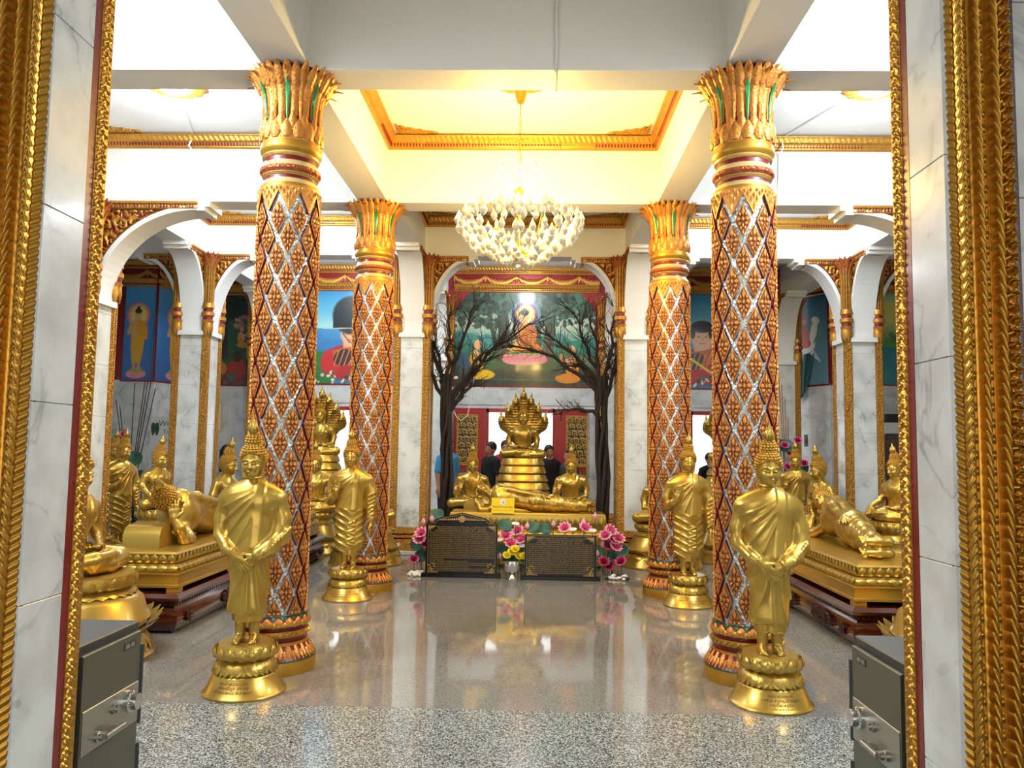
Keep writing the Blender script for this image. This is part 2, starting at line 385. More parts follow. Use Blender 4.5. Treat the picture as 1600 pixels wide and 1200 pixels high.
def scroll(u, v, p, sgn=1):
    """repeating spiral leaf pattern of cell size p, 0..1"""
    cu = fr(u/p)-.5; cv = fr(v/p)-.5; r = np.hypot(cu, cv)+1e-4; th = np.arctan2(cv, cu*sgn)
    a = .5+.5*np.cos(th*1.0-np.log(r+.03)*5.0); b = .5+.5*np.cos(3*th+9*r)
    return np.clip((a*.75+b*.35-.25)*1.3, 0, 1)*np.clip((.72-r)*4, 0, 1)

# ------------------------------------------------------------------ petals
def petal_mesh(path, width, n=7, ridge=.25, thick=.006, mats=None, name='petal', tipw=.05, m=0):
    """path: (r, z) polyline in the local x-z plane; width fn t->w; a curved leaf standing at +x"""
    b = MB(); add_petal(b, path, width, n, ridge, thick, m=m); return b.mesh(name, mats, 50)
def add_petal(b, path, width, n=7, ridge=.25, thick=.006, ang=0.0, c=(0, 0, 0), m=0):
    path = np.array(path, float); d = np.r_[0, np.cumsum(np.hypot(*np.diff(path, axis=0).T))]; d /= d[-1]
    T = np.linspace(0, 1, n); R = np.interp(T, d, path[:, 0]); Z = np.interp(T, d, path[:, 1]); V = []
    ca, sa = math.cos(ang), math.sin(ang)
    for i, t in enumerate(T):
        j = max(i-1, 0); k = min(i+1, n-1); tx, tz = R[k]-R[j], Z[k]-Z[j]; q = math.hypot(tx, tz)+1e-9; nx, nz = tz/q, -tx/q
        w = width(t); rg = ridge*w
        for y, o in ((-w, 0), (-w*.5, rg*.7), (0, rg), (w*.5, rg*.7), (w, 0), (0, -thick)):
            # bend the edges round the axis so rows of petals close up
            x, z = R[i]+nx*o, Z[i]+nz*o; x -= .5*y*y/max(R[i], .05) if o >= 0 else 0
            V.append((c[0]+ca*x-sa*y, c[1]+sa*x+ca*y, c[2]+z))
    F = []
    for i in range(n-1):
        o = 6*i
        for a in range(4): F.append((o+a, o+6+a, o+7+a, o+1+a)[::-1])
        F += [(o+4, o+10, o+11, o+5)[::-1], (o+5, o+11, o+6, o)[::-1]]
    F += [(0, 1, 2, 3, 4, 5), tuple(6*(n-1)+i for i in (5, 4, 3, 2, 1, 0))]
    b.add(V, F, m)
def leafw(w, p=.35):
    return lambda t: w*max(.04, (math.sin(PI*min(1, (t*.86+.14)))**.7 if t < .97 else .06))
def rounded(w): return lambda t: w*max(.05, (1-max(0, (t-.45)/.55)**2.2))

# ------------------------------------------------------------------ lettering
def letters(s, size, align='CENTER', width=None):
    cu = bpy.data.curves.new('letters', 'FONT'); cu.body = s; cu.size = size; cu.align_x = align; cu.resolution_u = 2; cu.fill_mode = 'FRONT'
    o = bpy.data.objects.new('letters', cu); COL.objects.link(o)
    dg = bpy.context.evaluated_depsgraph_get(); me = o.evaluated_get(dg).to_mesh()
    V = np.array([v.co[:] for v in me.vertices]).reshape(-1, 3); F = [tuple(p.vertices) for p in me.polygons]
    bpy.data.objects.remove(o); bpy.data.curves.remove(cu)
    if width and len(V):
        w = np.ptp(V[:, 0]); V[:, 0] *= width/max(w, 1e-6)
    return V, F
def text_flat(b, s, size, x, z, y, align='CENTER', m=0, width=None):
    V, F = letters(s, size, align, width)
    if len(V): b.add([(x+p[0], y, z+p[1]) for p in V], F, m)
def text_round(b, s, size, rfn, z, ang0=-PI/2, m=0, lift=.0025, zmap=None):
    """wrap a line round a pedestal: rfn(z) radius"""
    V, F = letters(s, size)
    if not len(V): return
    out = []
    for p in V:
        zz = z+p[1]; r = rfn(zz)+lift; a = ang0+p[0]/r; out.append((r*math.cos(a), r*math.sin(a), zz))
    b.add(out, F, m)

# ------------------------------------------------------------------ painting: flat colours brushed onto a fine grid of points
class Paint:
    def __init__(s, w, h, step):
        s.w, s.h = w, h; s.nx = int(w/step)+2; s.ny = int(h/step)+2
        s.X, s.Y = np.meshgrid(np.linspace(0, w, s.nx), np.linspace(0, h, s.ny), indexing='ij'); s.C = np.zeros((s.nx, s.ny, 3)); s.rg = np.random.default_rng(5)
    def put(s, mask, col, a=1.0):
        k = np.clip(mask*a, 0, 1)[..., None]; s.C = s.C*(1-k)+np.array(col, float)*k
    def vgrad(s, stops):
        y = [p[0]*s.h for p in stops]; s.C = np.stack([np.interp(s.Y, y, [p[1][i] for p in stops]) for i in range(3)], -1)
    def ell(s, x, y, rx, ry, col, rot=0.0, a=1.0, soft=.12):
        dx, dy = s.X-x, s.Y-y; c, q = math.cos(rot), math.sin(rot); u, v = (c*dx+q*dy)/rx, (-q*dx+c*dy)/ry
        s.put((1-np.hypot(u, v))/soft+.5, col, a)
    def ring(s, x, y, r, w, col, a=1.0): s.put((w/2-np.abs(np.hypot(s.X-x, s.Y-y)-r))/.01+.5, col, a)
    def poly(s, pts, col, a=1.0):
        ins = np.zeros(s.X.shape, bool); n = len(pts)
        for i in range(n):
            (x0, y0), (x1, y1) = pts[i], pts[(i+1) % n]
            c = ((y0 > s.Y) != (y1 > s.Y)) & (s.X < (x1-x0)*(s.Y-y0)/((y1-y0) or 1e-9)+x0); ins ^= c
        s.put(ins.astype(float), col, a)
    def stroke(s, pts, w, col, a=1.0):
        d = np.full(s.X.shape, 9.0)
        for (x0, y0), (x1, y1) in zip(pts[:-1], pts[1:]):
            L = (x1-x0)**2+(y1-y0)**2+1e-9; t = np.clip(((s.X-x0)*(x1-x0)+(s.Y-y0)*(y1-y0))/L, 0, 1)
            d = np.minimum(d, np.hypot(s.X-x0-t*(x1-x0), s.Y-y0-t*(y1-y0)))
        s.put((w/2-d)/.008+.5, col, a)
    def dabs(s, n, x0, x1, y0, y1, r0, r1, cols, a=.7):
        for _ in range(n):
            r = s.rg.uniform(r0, r1); s.ell(s.rg.uniform(x0, x1), s.rg.uniform(y0, y1), r, r*s.rg.uniform(.4, 1.2), cols[s.rg.integers(len(cols))], s.rg.uniform(0, 3), a, .35)
    def ridge(s, base, amp, f, col, ph=0.0, a=1.0):
        y = base+amp*(np.sin(s.X*f+ph)+.5*np.sin(s.X*f*2.3+ph*2)+.3*np.sin(s.X*f*5.1+ph)); s.put((y-s.Y)/.02, col, a)
    def figure(s, x, y, k, robe, skin=(226, 170, 120), facing=1, halo=None):
        """kneeling worshipper, seen from the side"""
        s.ell(x+.10*k*facing, y+.07*k, .26*k, .10*k, robe); s.ell(x, y+.30*k, .13*k, .27*k, robe, .15*facing); s.ell(x+.05*k*facing, y+.40*k, .07*k, .17*k, skin, .5*facing)
        s.ell(x+.02*k*facing, y+.66*k, .075*k, .095*k, skin); s.stroke([(x+.03*k*facing, y+.48*k), (x+.2*k*facing, y+.42*k), (x+.24*k*facing, y+.55*k)], .06*k, skin)
    def panel(s, name, m, h=None):
        nx, ny = s.nx, s.ny; P = np.stack([s.X, np.zeros_like(s.X) if h is None else -h, s.Y], -1).reshape(-1, 3)
        I = np.arange(nx*ny).reshape(nx, ny); F = np.stack([I[:-1, :-1], I[1:, :-1], I[1:, 1:], I[:-1, 1:]], -1).reshape(-1, 4)
        col = np.concatenate([lin(np.clip(s.C, 0, 255)).reshape(-1, 3), np.ones((nx*ny, 1))], 1)
        return npmesh(name, P, F, m, True, col)

# ================================================================== THE SETTING
BC = 4.56
def slabs(parent, x0, x1, z0, z1, place, step, m, gap=.0012, th=.02, start=0.0, cols=1):
    """stone slabs on a face: local x across, z up, proud of -y; place = matrix of the face"""
    z = z0; first = True; cache = {}
    while z < z1-.01:
        zt = min(z1, z+(start if (first and start) else step)); first = False
        for c in range(cols):
            a = x0+(x1-x0)*c/cols; e = x0+(x1-x0)*(c+1)/cols; key = (round(zt-z, 4), round(e-a, 4))
            if key not in cache: cache[key] = MB().box(gap, key[1]-gap, -th, .0, gap, key[0]-gap, bev=.002).mesh('marble_slab', m, 0)
            obj('marble_slab', cache[key], parent, mat=place @ Matrix.Translation((a, 0, z)))
        z = zt
def face(x, y, rz): return Matrix.Translation((x, y, 0)) @ Matrix.Rotation(rz, 4, 'Z')

fl = MB().box(-8.8, 8.8, 5.046, 18.5, -.12, 0).build('floor', M['granite'], smooth=0); tag(fl, 'polished grey granite floor of the hall', kind='structure')
fl = MB().box(-8.8, 8.8, -7.0, 5.043, -.12, 0).build('floor', M['granite2'], smooth=0); tag(fl, 'coarse speckled granite floor strip inside the doorway', kind='structure')
tag(MB().box(-30, 30, 18.5, 60, -.15, -.02).build('ground', mat('pale_paving', (214, 208, 196), .8, mottle=(2, .2)), smooth=0), 'sunlit pale paving outside the rear doors', kind='structure')
tag(MB().box(-8.8, 8.8, 2.55, 18.4, CEIL, CEIL+.15).build('ceiling', M['white'], smooth=0), 'white plaster ceiling above the beams', kind='structure')

def beam(x0, x1, y0, y1, z0, label, ledge=True):
    b = MB().box(x0, x1, y0, y1, z0+.001, CEIL+.01)
    if ledge:
        e = .012
        b.box(x0-e, x1+e, y0-e, y1+e, z0, z0+.035)
    return tag(b.build('ceiling_beam', M['white'], smooth=0), label, kind='structure')
B2 = .155
for y, z, n in ((YA, BB, 'white beam across the near pair of round columns'), (YB, BB, 'white beam across the far pair of round columns'), (YC, BC, 'white beam across the row of square piers')):
    beam(-8.6, 8.6, y-B2, y+B2, z, n)
for sx in (-1, 1):
    for x in (HX, XO):
        beam(sx*x-B2, sx*x+B2, 2.9, YB+.1, BB+.004, 'white beam running from the doorway wall towards the rear'); beam(sx*x-B2, sx*x+B2, YB+.1, 15.6, BC+.004, 'white beam running from the far columns to the rear wall')

# ---- front wall with the doorway
JX, JF, JB = 1.47, 2.55, 2.90
def jamb(sx):
    nm = 'left' if sx < 0 else 'right'
    w = setting('wall_front_'+nm, 'marble clad doorway wall beside the carved gilt frame')
    x0, x1 = (JX+.02, 8.7) if sx > 0 else (-8.7, -JX-.02)
    MB().box(x0, x1, JF+.02, JB, 0, 3.9).build('wall_core', M['marbleg'], w, 0)
    # reveal slabs
    P = face(sx*(JX+.02), JF+.23 if sx > 0 else JF, -PI/2 if sx > 0 else PI/2)
    slabs(w, 0, .235, 0, 3.9, P, .655, M['marble'], start=.42 if sx < 0 else .60)
    if sx > 0: slabs(w, 1.705, 3.3, 0, 3.9, face(0, JF+.02, 0), .655, M['marble'], start=.46)
    else: slabs(w, -3.3, -1.705, 0, 3.9, face(0, JF+.02, 0), .655, M['marble'], start=.42)
    t = setting('trim_1' if sx < 0 else 'trim_2', 'gilt carved door frame moulding of ropes and leaves with red edges')
    Wd = .228
    def fn(U, V):
        u = U if sx > 0 else Wd-U; H = np.full(U.shape, .006)
        def band(a, b): return (u >= a) & (u <= b)
        q = band(.007, .032); H = np.where(q, .010+(u-.007)*.8+.006*np.abs(np.sin(PI*(V/.028+u*26))), H)
        q = band(.0345, .0615); H = np.where(q, .034+rope(u-.048, V, .0135, .036, 1.7, True)*1.3, H)
        q = band(.064, .086); H = np.where(q, .012+.009*np.maximum(0, np.cos(2*PI*V/.05))*np.cos((u-.075)/.011*PI/2), H)
        q = band(.0895, .1145); H = np.where(q, .030+rope(u-.102, V, .0125, .036, 1.8)*1.7, H)
        q = band(.118, .142); H = np.where(q, .012+.009*np.maximum(0, np.cos(2*PI*V/.05))*np.cos((u-.130)/.012*PI/2), H)
        q = band(.1455, .1725); H = np.where(q, .030+rope(u-.159, V, .0135, .040, 1.8)*1.7, H)
        q = band(.176, .216); H = np.where(q, .018+.034*scroll(u-.176, V, .04)+.010*np.abs(np.sin(V*105+u*60)), H)
        return H
    def mf(U, V):
        u = U if sx > 0 else Wd-U; return ((u < .007) | (u > .216)).astype(int)
    me = relief('carved_moulding', Wd, 3.9, fn, 92, 1150, [M['jamb'], M['red']], matfn=mf)
    obj('carved_moulding', me, t, (JX if sx > 0 else -JX-Wd, JF+.015, 0))
    # strip on the rear edge of the reveal
    def fn2(U, V):
        ph = V/.034+np.abs(U-.035)/.035*.9; return .012+.011*np.sin(PI*fr(ph))+.008*np.sin(PI*fr(V/.019+U*31))*np.sin(PI*fr(U/.024))
    me = relief('carved_edge', .07, 3.9, fn2, 15, 1000, M['jamb']); o = obj('carved_edge', me, t, (sx*(JX+.018), JB if sx > 0 else JB-.07, 0), -PI/2 if sx > 0 else PI/2)
    b = MB()
    xa, xb = sorted((sx*(JX+.03), sx*(JX+.001))); b.box(xa, xb, JB-.115, JB-.068, 0, 3.9); b.build('red_edge', M['red'], t, 0)
    xa, xb = sorted((sx*(JX+.03), sx*(JX-.001))); MB().box(xa, xb, JB-.07, JB+.012, 0, 3.9).build('edge_core', M['carved'], t, 0)
jamb(-1); jamb(1)
w = setting('wall_front_top', 'plaster wall above the doorway')
MB().box(-8.7, 8.7, JF+.02, JB, 3.9, CEIL).build('wall_core', M['white'], w, 0)
for sx in (-1, 1):
    tag(MB().box(min(sx*8.6, sx*8.8), max(sx*8.6, sx*8.8), 2.6, 15.6, 0, CEIL).build('wall_left' if sx < 0 else 'wall_right', M['marbled'], smooth=0), 'grey marble side wall of the gallery', kind='structure')

# ---- added unseen roof and side walls, cutting sky light on the door frame
pc = setting('added_sky_shade', 'added unseen plaster shelter shading the doorway from the sky')
MB().box(-5.2, 5.2, -6.0, JF+.02, 3.95, 4.1).build('sky_shade_roof', M['white'], pc, 0)
for sx in (-1, 1): MB().box(min(sx*5.0, sx*5.2), max(sx*5.0, sx*5.2), -6.0, JF+.02, 0, 3.95).build('sky_shade_wall', M['white'], pc, 0)

# ---- cornices under the ceiling
def cornice_mesh(L, hgt=.155, gm='carved'):
    def fn(U, V):
        v = V/hgt; H = np.full(U.shape, .03)
        H = np.where((v > .18) & (v < .42), .035+.02*(fr(U/.036) > .45), H)
        H = np.where((v >= .42) & (v < .86), .055+.06*(v-.42)+.016*np.sin(PI*fr(U/.06+v*1.4)), H)
        return np.where(v >= .86, .10, H)
    def mf(U, V): v = V/hgt; return ((v > .18) & (v < .42) & (fr(U/.036) < .45)).astype(int)
    return relief('cornice', L, hgt, fn, int(L/.018)+2, 18, [M[gm], M['red']], matfn=mf)
CM = {}
def cornice(parent, L, x, y, z, rz, gm='carved'):
    k = (round(L, 3), gm)
    if k not in CM: CM[k] = cornice_mesh(L, gm=gm)
    return obj('cornice', CM[k], parent, (x, y, z), rz)
def corner_ornament():
    b = MB(); pts = [(0, 0), (.46, 0), (.40, .035), (.30, .05), (.27, .09), (.20, .085), (.16, .13), (.10, .12), (.07, .19), (.03, .17), (0, .25)]
    b.prism([(x, z) for x, z in pts], -.022, 0); b.prism([(x*.72+.03, z*.72+.02) for x, z in pts], -.034, -.02)
    me = b.mesh('corner_ornament', M['carvedb'], 0); return me
CO = corner_ornament()
tn = [3]
def bay_trim(x0, x1, y0, y1, label, sides='blr', gm='carved'):
    t = setting('trim_%d' % tn[0], label); tn[0] += 1; z = CEIL-.165
    if 'b' in sides: cornice(t, x1-x0, x0, y1, z, 0, gm)
    if 'l' in sides: cornice(t, y1-y0, x0, y0, z, PI/2, gm)
    if 'r' in sides: cornice(t, y1-y0, x1, y1, z, -PI/2, gm)
    # fretted corners lying flat on the ceiling, near the rear
    for sx, x in ((1, x0+.13), (-1, x1-.13)):
        Mx = Matrix.Translation((x, y1-.13, CEIL)) @ Matrix(((sx, 0, 0, 0), (0, 0, -1, 0), (0, 1, 0, 0), (0, 0, 0, 1)))
        obj('corner_ornament', CO, t, mat=Mx)
for n, (x0, x1) in dict(nave=(-HX+B2, HX-B2), left=(-XO+B2, -HX-B2), right=(HX+B2, XO-B2)).items():
    bay_trim(x0, x1, YA+B2, YB-B2, 'gilt dentil cornice round the %s ceiling between the round columns' % ('middle' if n == 'nave' else n), 'blr')
    bay_trim(x0, x1, YB+B2, YC-B2, 'gilt dentil cornice of the %s ceiling in front of the square piers' % ('middle' if n == 'nave' else n), 'blr')

# ================================================================== SQUARE PIERS
PH = .27
def arch_pts(a, zs, zt, off=0.0, n=18):
    b = zt-zs
    return [((a+off)*(1-math.cos(t))-off, zs+(b+off)*math.sin(t)) for t in np.linspace(0, PI/2, n)]
def bracket_meshes(a, zs, zt, top):
    c0 = [(a*(1-math.cos(t)), zs+(zt-zs)*math.sin(t)) for t in np.linspace(0, PI/2, 20)]
    e = .055
    c1 = [(s-e*math.cos(t) if s-e*math.cos(t) > -.05 else -.05, z+e*math.sin(t)) for (s, z), t in zip(c0, np.linspace(0, PI/2, 20))]
    b = MB()
    for i in range(19):
        q = [c0[i], c0[i+1], c1[i+1], c1[i]]
        V = [(x, y, z) for y in (-.18, .18) for x, z in q]
        b.add(V, [(0, 1, 2, 3), (7, 6, 5, 4), (0, 4, 5, 1), (3, 2, 6, 7)], 0)
    b.box(a-.02, a+.07, -.18, .18, zt-.01, top, 0); b.box(a+.05, a+.13, -.18, .18, zt+.035, top, 0)
    b.box(-.06, .05, -.2, .2, zs-.07, zs, 0)
    band = b.mesh('arch_bracket', M['white'], 30)
    # red spandrel sheet with gilt rim
    b = MB(); poly = [(-.03, top)]+[(x, z) for x, z in reversed(c1)]
    poly = [(-.03, top), (a+.01, top)] + [(x, z) for x, z in reversed(c1)]
    b.prism(poly, -.14, .14, 0)
    for sy in (-1, 1):
        b.tube([(x, sy*.15, z) for x, z in c1], .014, 6, 1); b.tube([(x-.028 if x-.028 > -.04 else -.04, sy*.142, z+.02) for x, z in c1], .006, 5, 1)
    sheet = b.mesh('spandrel', [M['red'], M['carved']], 30)
    cx = np.array([p[0] for p in c1]); cz = np.array([p[1] for p in c1])
    def inside(U, V):
        zc = np.interp(U, cx, cz); return (V+zs > zc+.05) & (V+zs < top-.10) & (U > .02)
    H = top-zs
    def pat(U, V): return scroll(U+.5*(V), V, .19)*.75+scroll(U, V+.07, .11)*.4
    def keep(U, V): return inside(U, V) & (pat(U, V) > .3)
    scr = relief('scroll_carving', a, H, lambda U, V: .142+.03*np.clip(pat(U, V), 0, 1), int(a/.013), int(H/.013), M['carved'], keep)
    L = a+.02
    def fn(U, V):
        v = V/.1; h = np.full(U.shape, .185); h = np.where((v > .2) & (v < .6), .178+.018*(fr(U/.034) > .45), h); return np.where(v >= .6, .205, h)
    cor = relief('bracket_cornice', L, .1, fn, int(L/.012), 12, [M['carved'], M['red']], matfn=lambda U, V: ((V > .02) & (V < .06) & (fr(U/.034) < .45)).astype(int))
    return band, sheet, scr, cor, top
BR = {}
def bracket(parent, ang, a, zs, zt, top):
    k = (a, zs, zt, top)
    if k not in BR: BR[k] = bracket_meshes(*k)
    band, sheet, scr, cor, top = BR[k]
    R = Matrix.Rotation(ang, 4, 'Z') @ Matrix.Translation((PH-.02, 0, 0))
    o = obj('arch_bracket', band, parent, mat=R)
    obj('spandrel', sheet, o)
    for f in (0, 1):
        Mi = Matrix.Identity(4) if not f else Matrix(((1, 0, 0, 0), (0, -1, 0, 0), (0, 0, 1, 0), (0, 0, 0, 1)))
        obj('scroll_carving', scr, o, mat=Mi @ Matrix.Translation((0, 0, zs))); obj('bracket_cornice', cor, o, mat=Mi @ Matrix.Translation((-.02, 0, top-.1)))
def capital_mesh(zt):
    b = MB(); z0 = 3.26; r = .072
    b.lathe([(r*.7, z0+.05, 0), (r, z0+.12, 0), (r*1.15, z0+.2, 0), (r*1.3, z0+.235, 2), (r*1.05, z0+.25, 1), (r*1.05, z0+.29, 0), (r*1.35, z0+.31, 0), (r*1.35, z0+.36, 2), (r*1.05, z0+.375, 1), (r*1.05, z0+.41, 0), (r*1.3, z0+.43, 0), (r*1.2, z0+.5, 1), (r*.85, z0+.52, 1), (r*.85, zt-.28, 1), (r*1.2, zt-.12, 1), (r*1.5, zt, 1)], 14, 0)
    for i in range(8):
        a = 2*PI*i/8; add_petal(b, [(r*1.05, z0+.22), (r*1.22, z0+.12), (r*.95, z0)], leafw(.032), 5, .35, .005, a, m=0)
    for i in range(12):
        a = 2*PI*(i+.5)/12; ca, sa = math.cos(a), math.sin(a)
        zz = np.linspace(z0+.5, zt-.06, 15); rr = [r*.95+.10*max(0, (z-(zt-.3))/.3)**2 for z in zz]
        b.tube([(q*ca, q*sa, z) for q, z in zip(rr, zz)], [.0125+.004*((k % 2) == 0) for k in range(15)], 6, 0)
    for i in range(11):
        a = 2*PI*i/11
        add_petal(b, [(r, zt-.2), (r*1.7, zt-.08), (r*2.7, zt+.005)], leafw(.04), 5, .4, .006, a, m=2); add_petal(b, [(r, zt-.16), (r*1.5, zt-.04), (r*2.1, zt+.035)], leafw(.036), 5, .4, .006, a+.28, m=2)
    return b.mesh('corner_capital', [M['carved'], M['red'], M['rust']], 40)
CAPM = {}
SLABM = {}
def pier_post():
    b = MB().box(-.045, .045, -.045, .045, .3, 3.36)
    for s in (-1, 1):
        for t in (-1, 1):
            b.box(s*.028-.010, s*.028+.010, t*.047-.006, t*.047+.006, .38, 3.3); b.box(s*.047-.006, s*.047+.006, t*.028-.010, t*.028+.010, .38, 3.3)
    return b.mesh('gilt_post', M['carvedb'], 0)
POST = pier_post()
def pier(x, y, label, faces, brackets, group=None, top=BC, corners=((-1, -1), (1, -1), (1, 1), (-1, 1)), zs=3.336, name='square_pier'):
    t = thing(name, label, 'pillar', (x, y, 0), 0, group)
    MB().box(-.235, .235, -.235, .235, .05, top).build('core', M['white'], t, 0)
    b = MB(); g = 0
    for z0, z1, h, m in ((0, .06, .37, 2), (.06, .15, .345, 0), (.15, .225, .325, 0), (.225, .245, .305, 1), (.245, .285, .32, 0), (.285, .305, .30, 1), (.305, .40, .312, 0)): b.box(-h, h, -h, h, z0, z1, m, bev=.006)
    b.build('base', [M['carvedb'], M['red'], M['marbleg']], t, 0)
    for cx, cy in corners:
        obj('gilt_post', POST, t, (cx*.225, cy*.225, 0))
        k = round(top, 3)
        if k not in CAPM: CAPM[k] = capital_mesh(top-.036)
        obj('corner_capital', CAPM[k], t, (cx*.235, cy*.235, 0))
    for f in faces:
        R = Matrix.Rotation(f+PI/2, 4, 'Z')
        slabs(t, -.172, .172, .40, zs-.06, R @ Matrix.Translation((0, -.235, 0)), .60, M['marble'], start=.30, th=.018)
        e = MB()
        for s in (-1, 1): e.box(s*.176-.005, s*.176+.005, -.256, -.235, .40, 3.3)
        e.xf(R).build('red_edge', M['red'], t, 0)
    for ang, a, zt in brackets: bracket(t, ang, a, zs, zt, top)
    return t
D = PI/180
for sx in (-1, 1):
    n = 'left' if sx < 0 else 'right'
    side = 'beside the tree with the white lantern' if sx < 0 else 'beside the tree with long low twigs'
    pier(sx*HX, YC, 'marble and gilt square pier just %s of the middle altar and its bare tree' % n, (-PI/2, 0, PI), [(0, .60, 4.47), (PI, .60, 4.47), (-PI/2, .60, 4.47)], 'square piers')
    pier(sx*XO, YC, 'marble and gilt square pier behind the long %s reclining statue' % n, (-PI/2, 0, PI), [(0, .60, 4.47), (PI, .60, 4.47), (-PI/2, .60, 4.47)], 'square piers')
    pier(sx*XO, YB, 'marble and gilt square pier with the wide arch bracket, on the %s' % n, (-PI/2, 0 if sx < 0 else PI), [(0 if sx < 0 else PI, 1.14, 4.29), (PI/2, .60, 4.30)], 'square piers', top=BB, zs=3.26)
    pier(sx*HX, YD+.02, 'gilt wall pilaster behind the %s square pier of the middle altar' % n, (-PI/2, PI if sx > 0 else 0), [(-PI/2, .60, 4.47)], 'wall pilasters', name='wall_pilaster', corners=((-1, -1), (1, -1)))
    pier(-XO if sx < 0 else 4.97, YD+.02, 'gilt wall pilaster at the %s end of the rear wall beside the gallery mural' % n, (-PI/2, PI if sx > 0 else 0), [(-PI/2, .60, 4.47)], 'wall pilasters', name='wall_pilaster', corners=((-1, -1), (1, -1)))

# ================================================================== ROUND COLUMNS
RS = .203
def tile_mesh(half=0):
    """one lozenge tile wrapped round the shaft: red sides and ground, gilt flame motif. half=1 keeps the upper half"""
    hw, hh, b = .0515, .122, MB(); out = []
    for i in range(16):
        a = 2*PI*i/16; c, s = math.cos(a), math.sin(a); k = 1/(abs(c)**1.08+abs(s)**1.08)**(1/1.08); out.append((k*c, max(s*k, 0.0) if half else k*s))
    def at(x, z, d): a = x/RS; return (math.cos(a)*(RS+d), math.sin(a)*(RS+d), z)
    V = []
    for k, d in ((1, -.006), (1, .022), (.93, .023)): V += [at(c*hw*k, s*hh*k, d) for c, s in out]
    n = 16; F = []; Mi = []
    for k in range(2):
        for i in range(n): j = (i+1) % n; F.append((k*n+j, k*n+n+j, k*n+n+i, k*n+i)); Mi.append(1 if k == 0 else 0)
    F.append(tuple(range(2*n, 3*n))); Mi.append(2); b.add(V, F, Mi)
    def leaf(pts, h=.012):
        m = len(pts); cx = sum(p[0] for p in pts)/m; cz = sum(p[1] for p in pts)/m
        V = [at(x, z, .0225) for x, z in pts]+[at(cx+(x-cx)*.72, cz+(z-cz)*.8, .0225+h*.7) for x, z in pts]+[at(cx, cz, .0225+h)]
        F = [(i, (i+1) % m, m+(i+1) % m, m+i) for i in range(m)]+[(m+i, m+(i+1) % m, 2*m) for i in range(m)]; b.add(V, F, 0)
    ms = [[(0, .030), (.013, .055), (.006, .085), (0, .112), (-.006, .085), (-.013, .055)], [(0, -.012), (.011, .008), (0, .030), (-.011, .008)]]
    for q in (1, -1):
        ms += [[(q*.012, .030), (q*.026, .034), (q*.022, .062), (q*.014, .052)][::q], [(q*.012, .004), (q*.030, -.008), (q*.043, .004), (q*.032, .026), (q*.018, .022)][::q]]
        if not half: ms += [[(q*.008, -.016), (q*.016, -.040), (q*.032, -.030), (q*.026, -.012)][::q], [(q*.004, -.052), (q*.012, -.074), (q*.021, -.052), (q*.014, -.042)][::q]]
    if not half: ms += [[(0, -.112), (.007, -.086), (0, -.062), (-.007, -.086)], [(0, -.056), (.008, -.036), (0, -.018), (-.008, -.036)]]
    for p in ms:
        if half: p = [(x, max(z, .002)) for x, z in p]
        leaf(p)
    return b.mesh('lozenge_tile', [M['tile'], M['red'], M['tileground']], 30)
COLM = {}
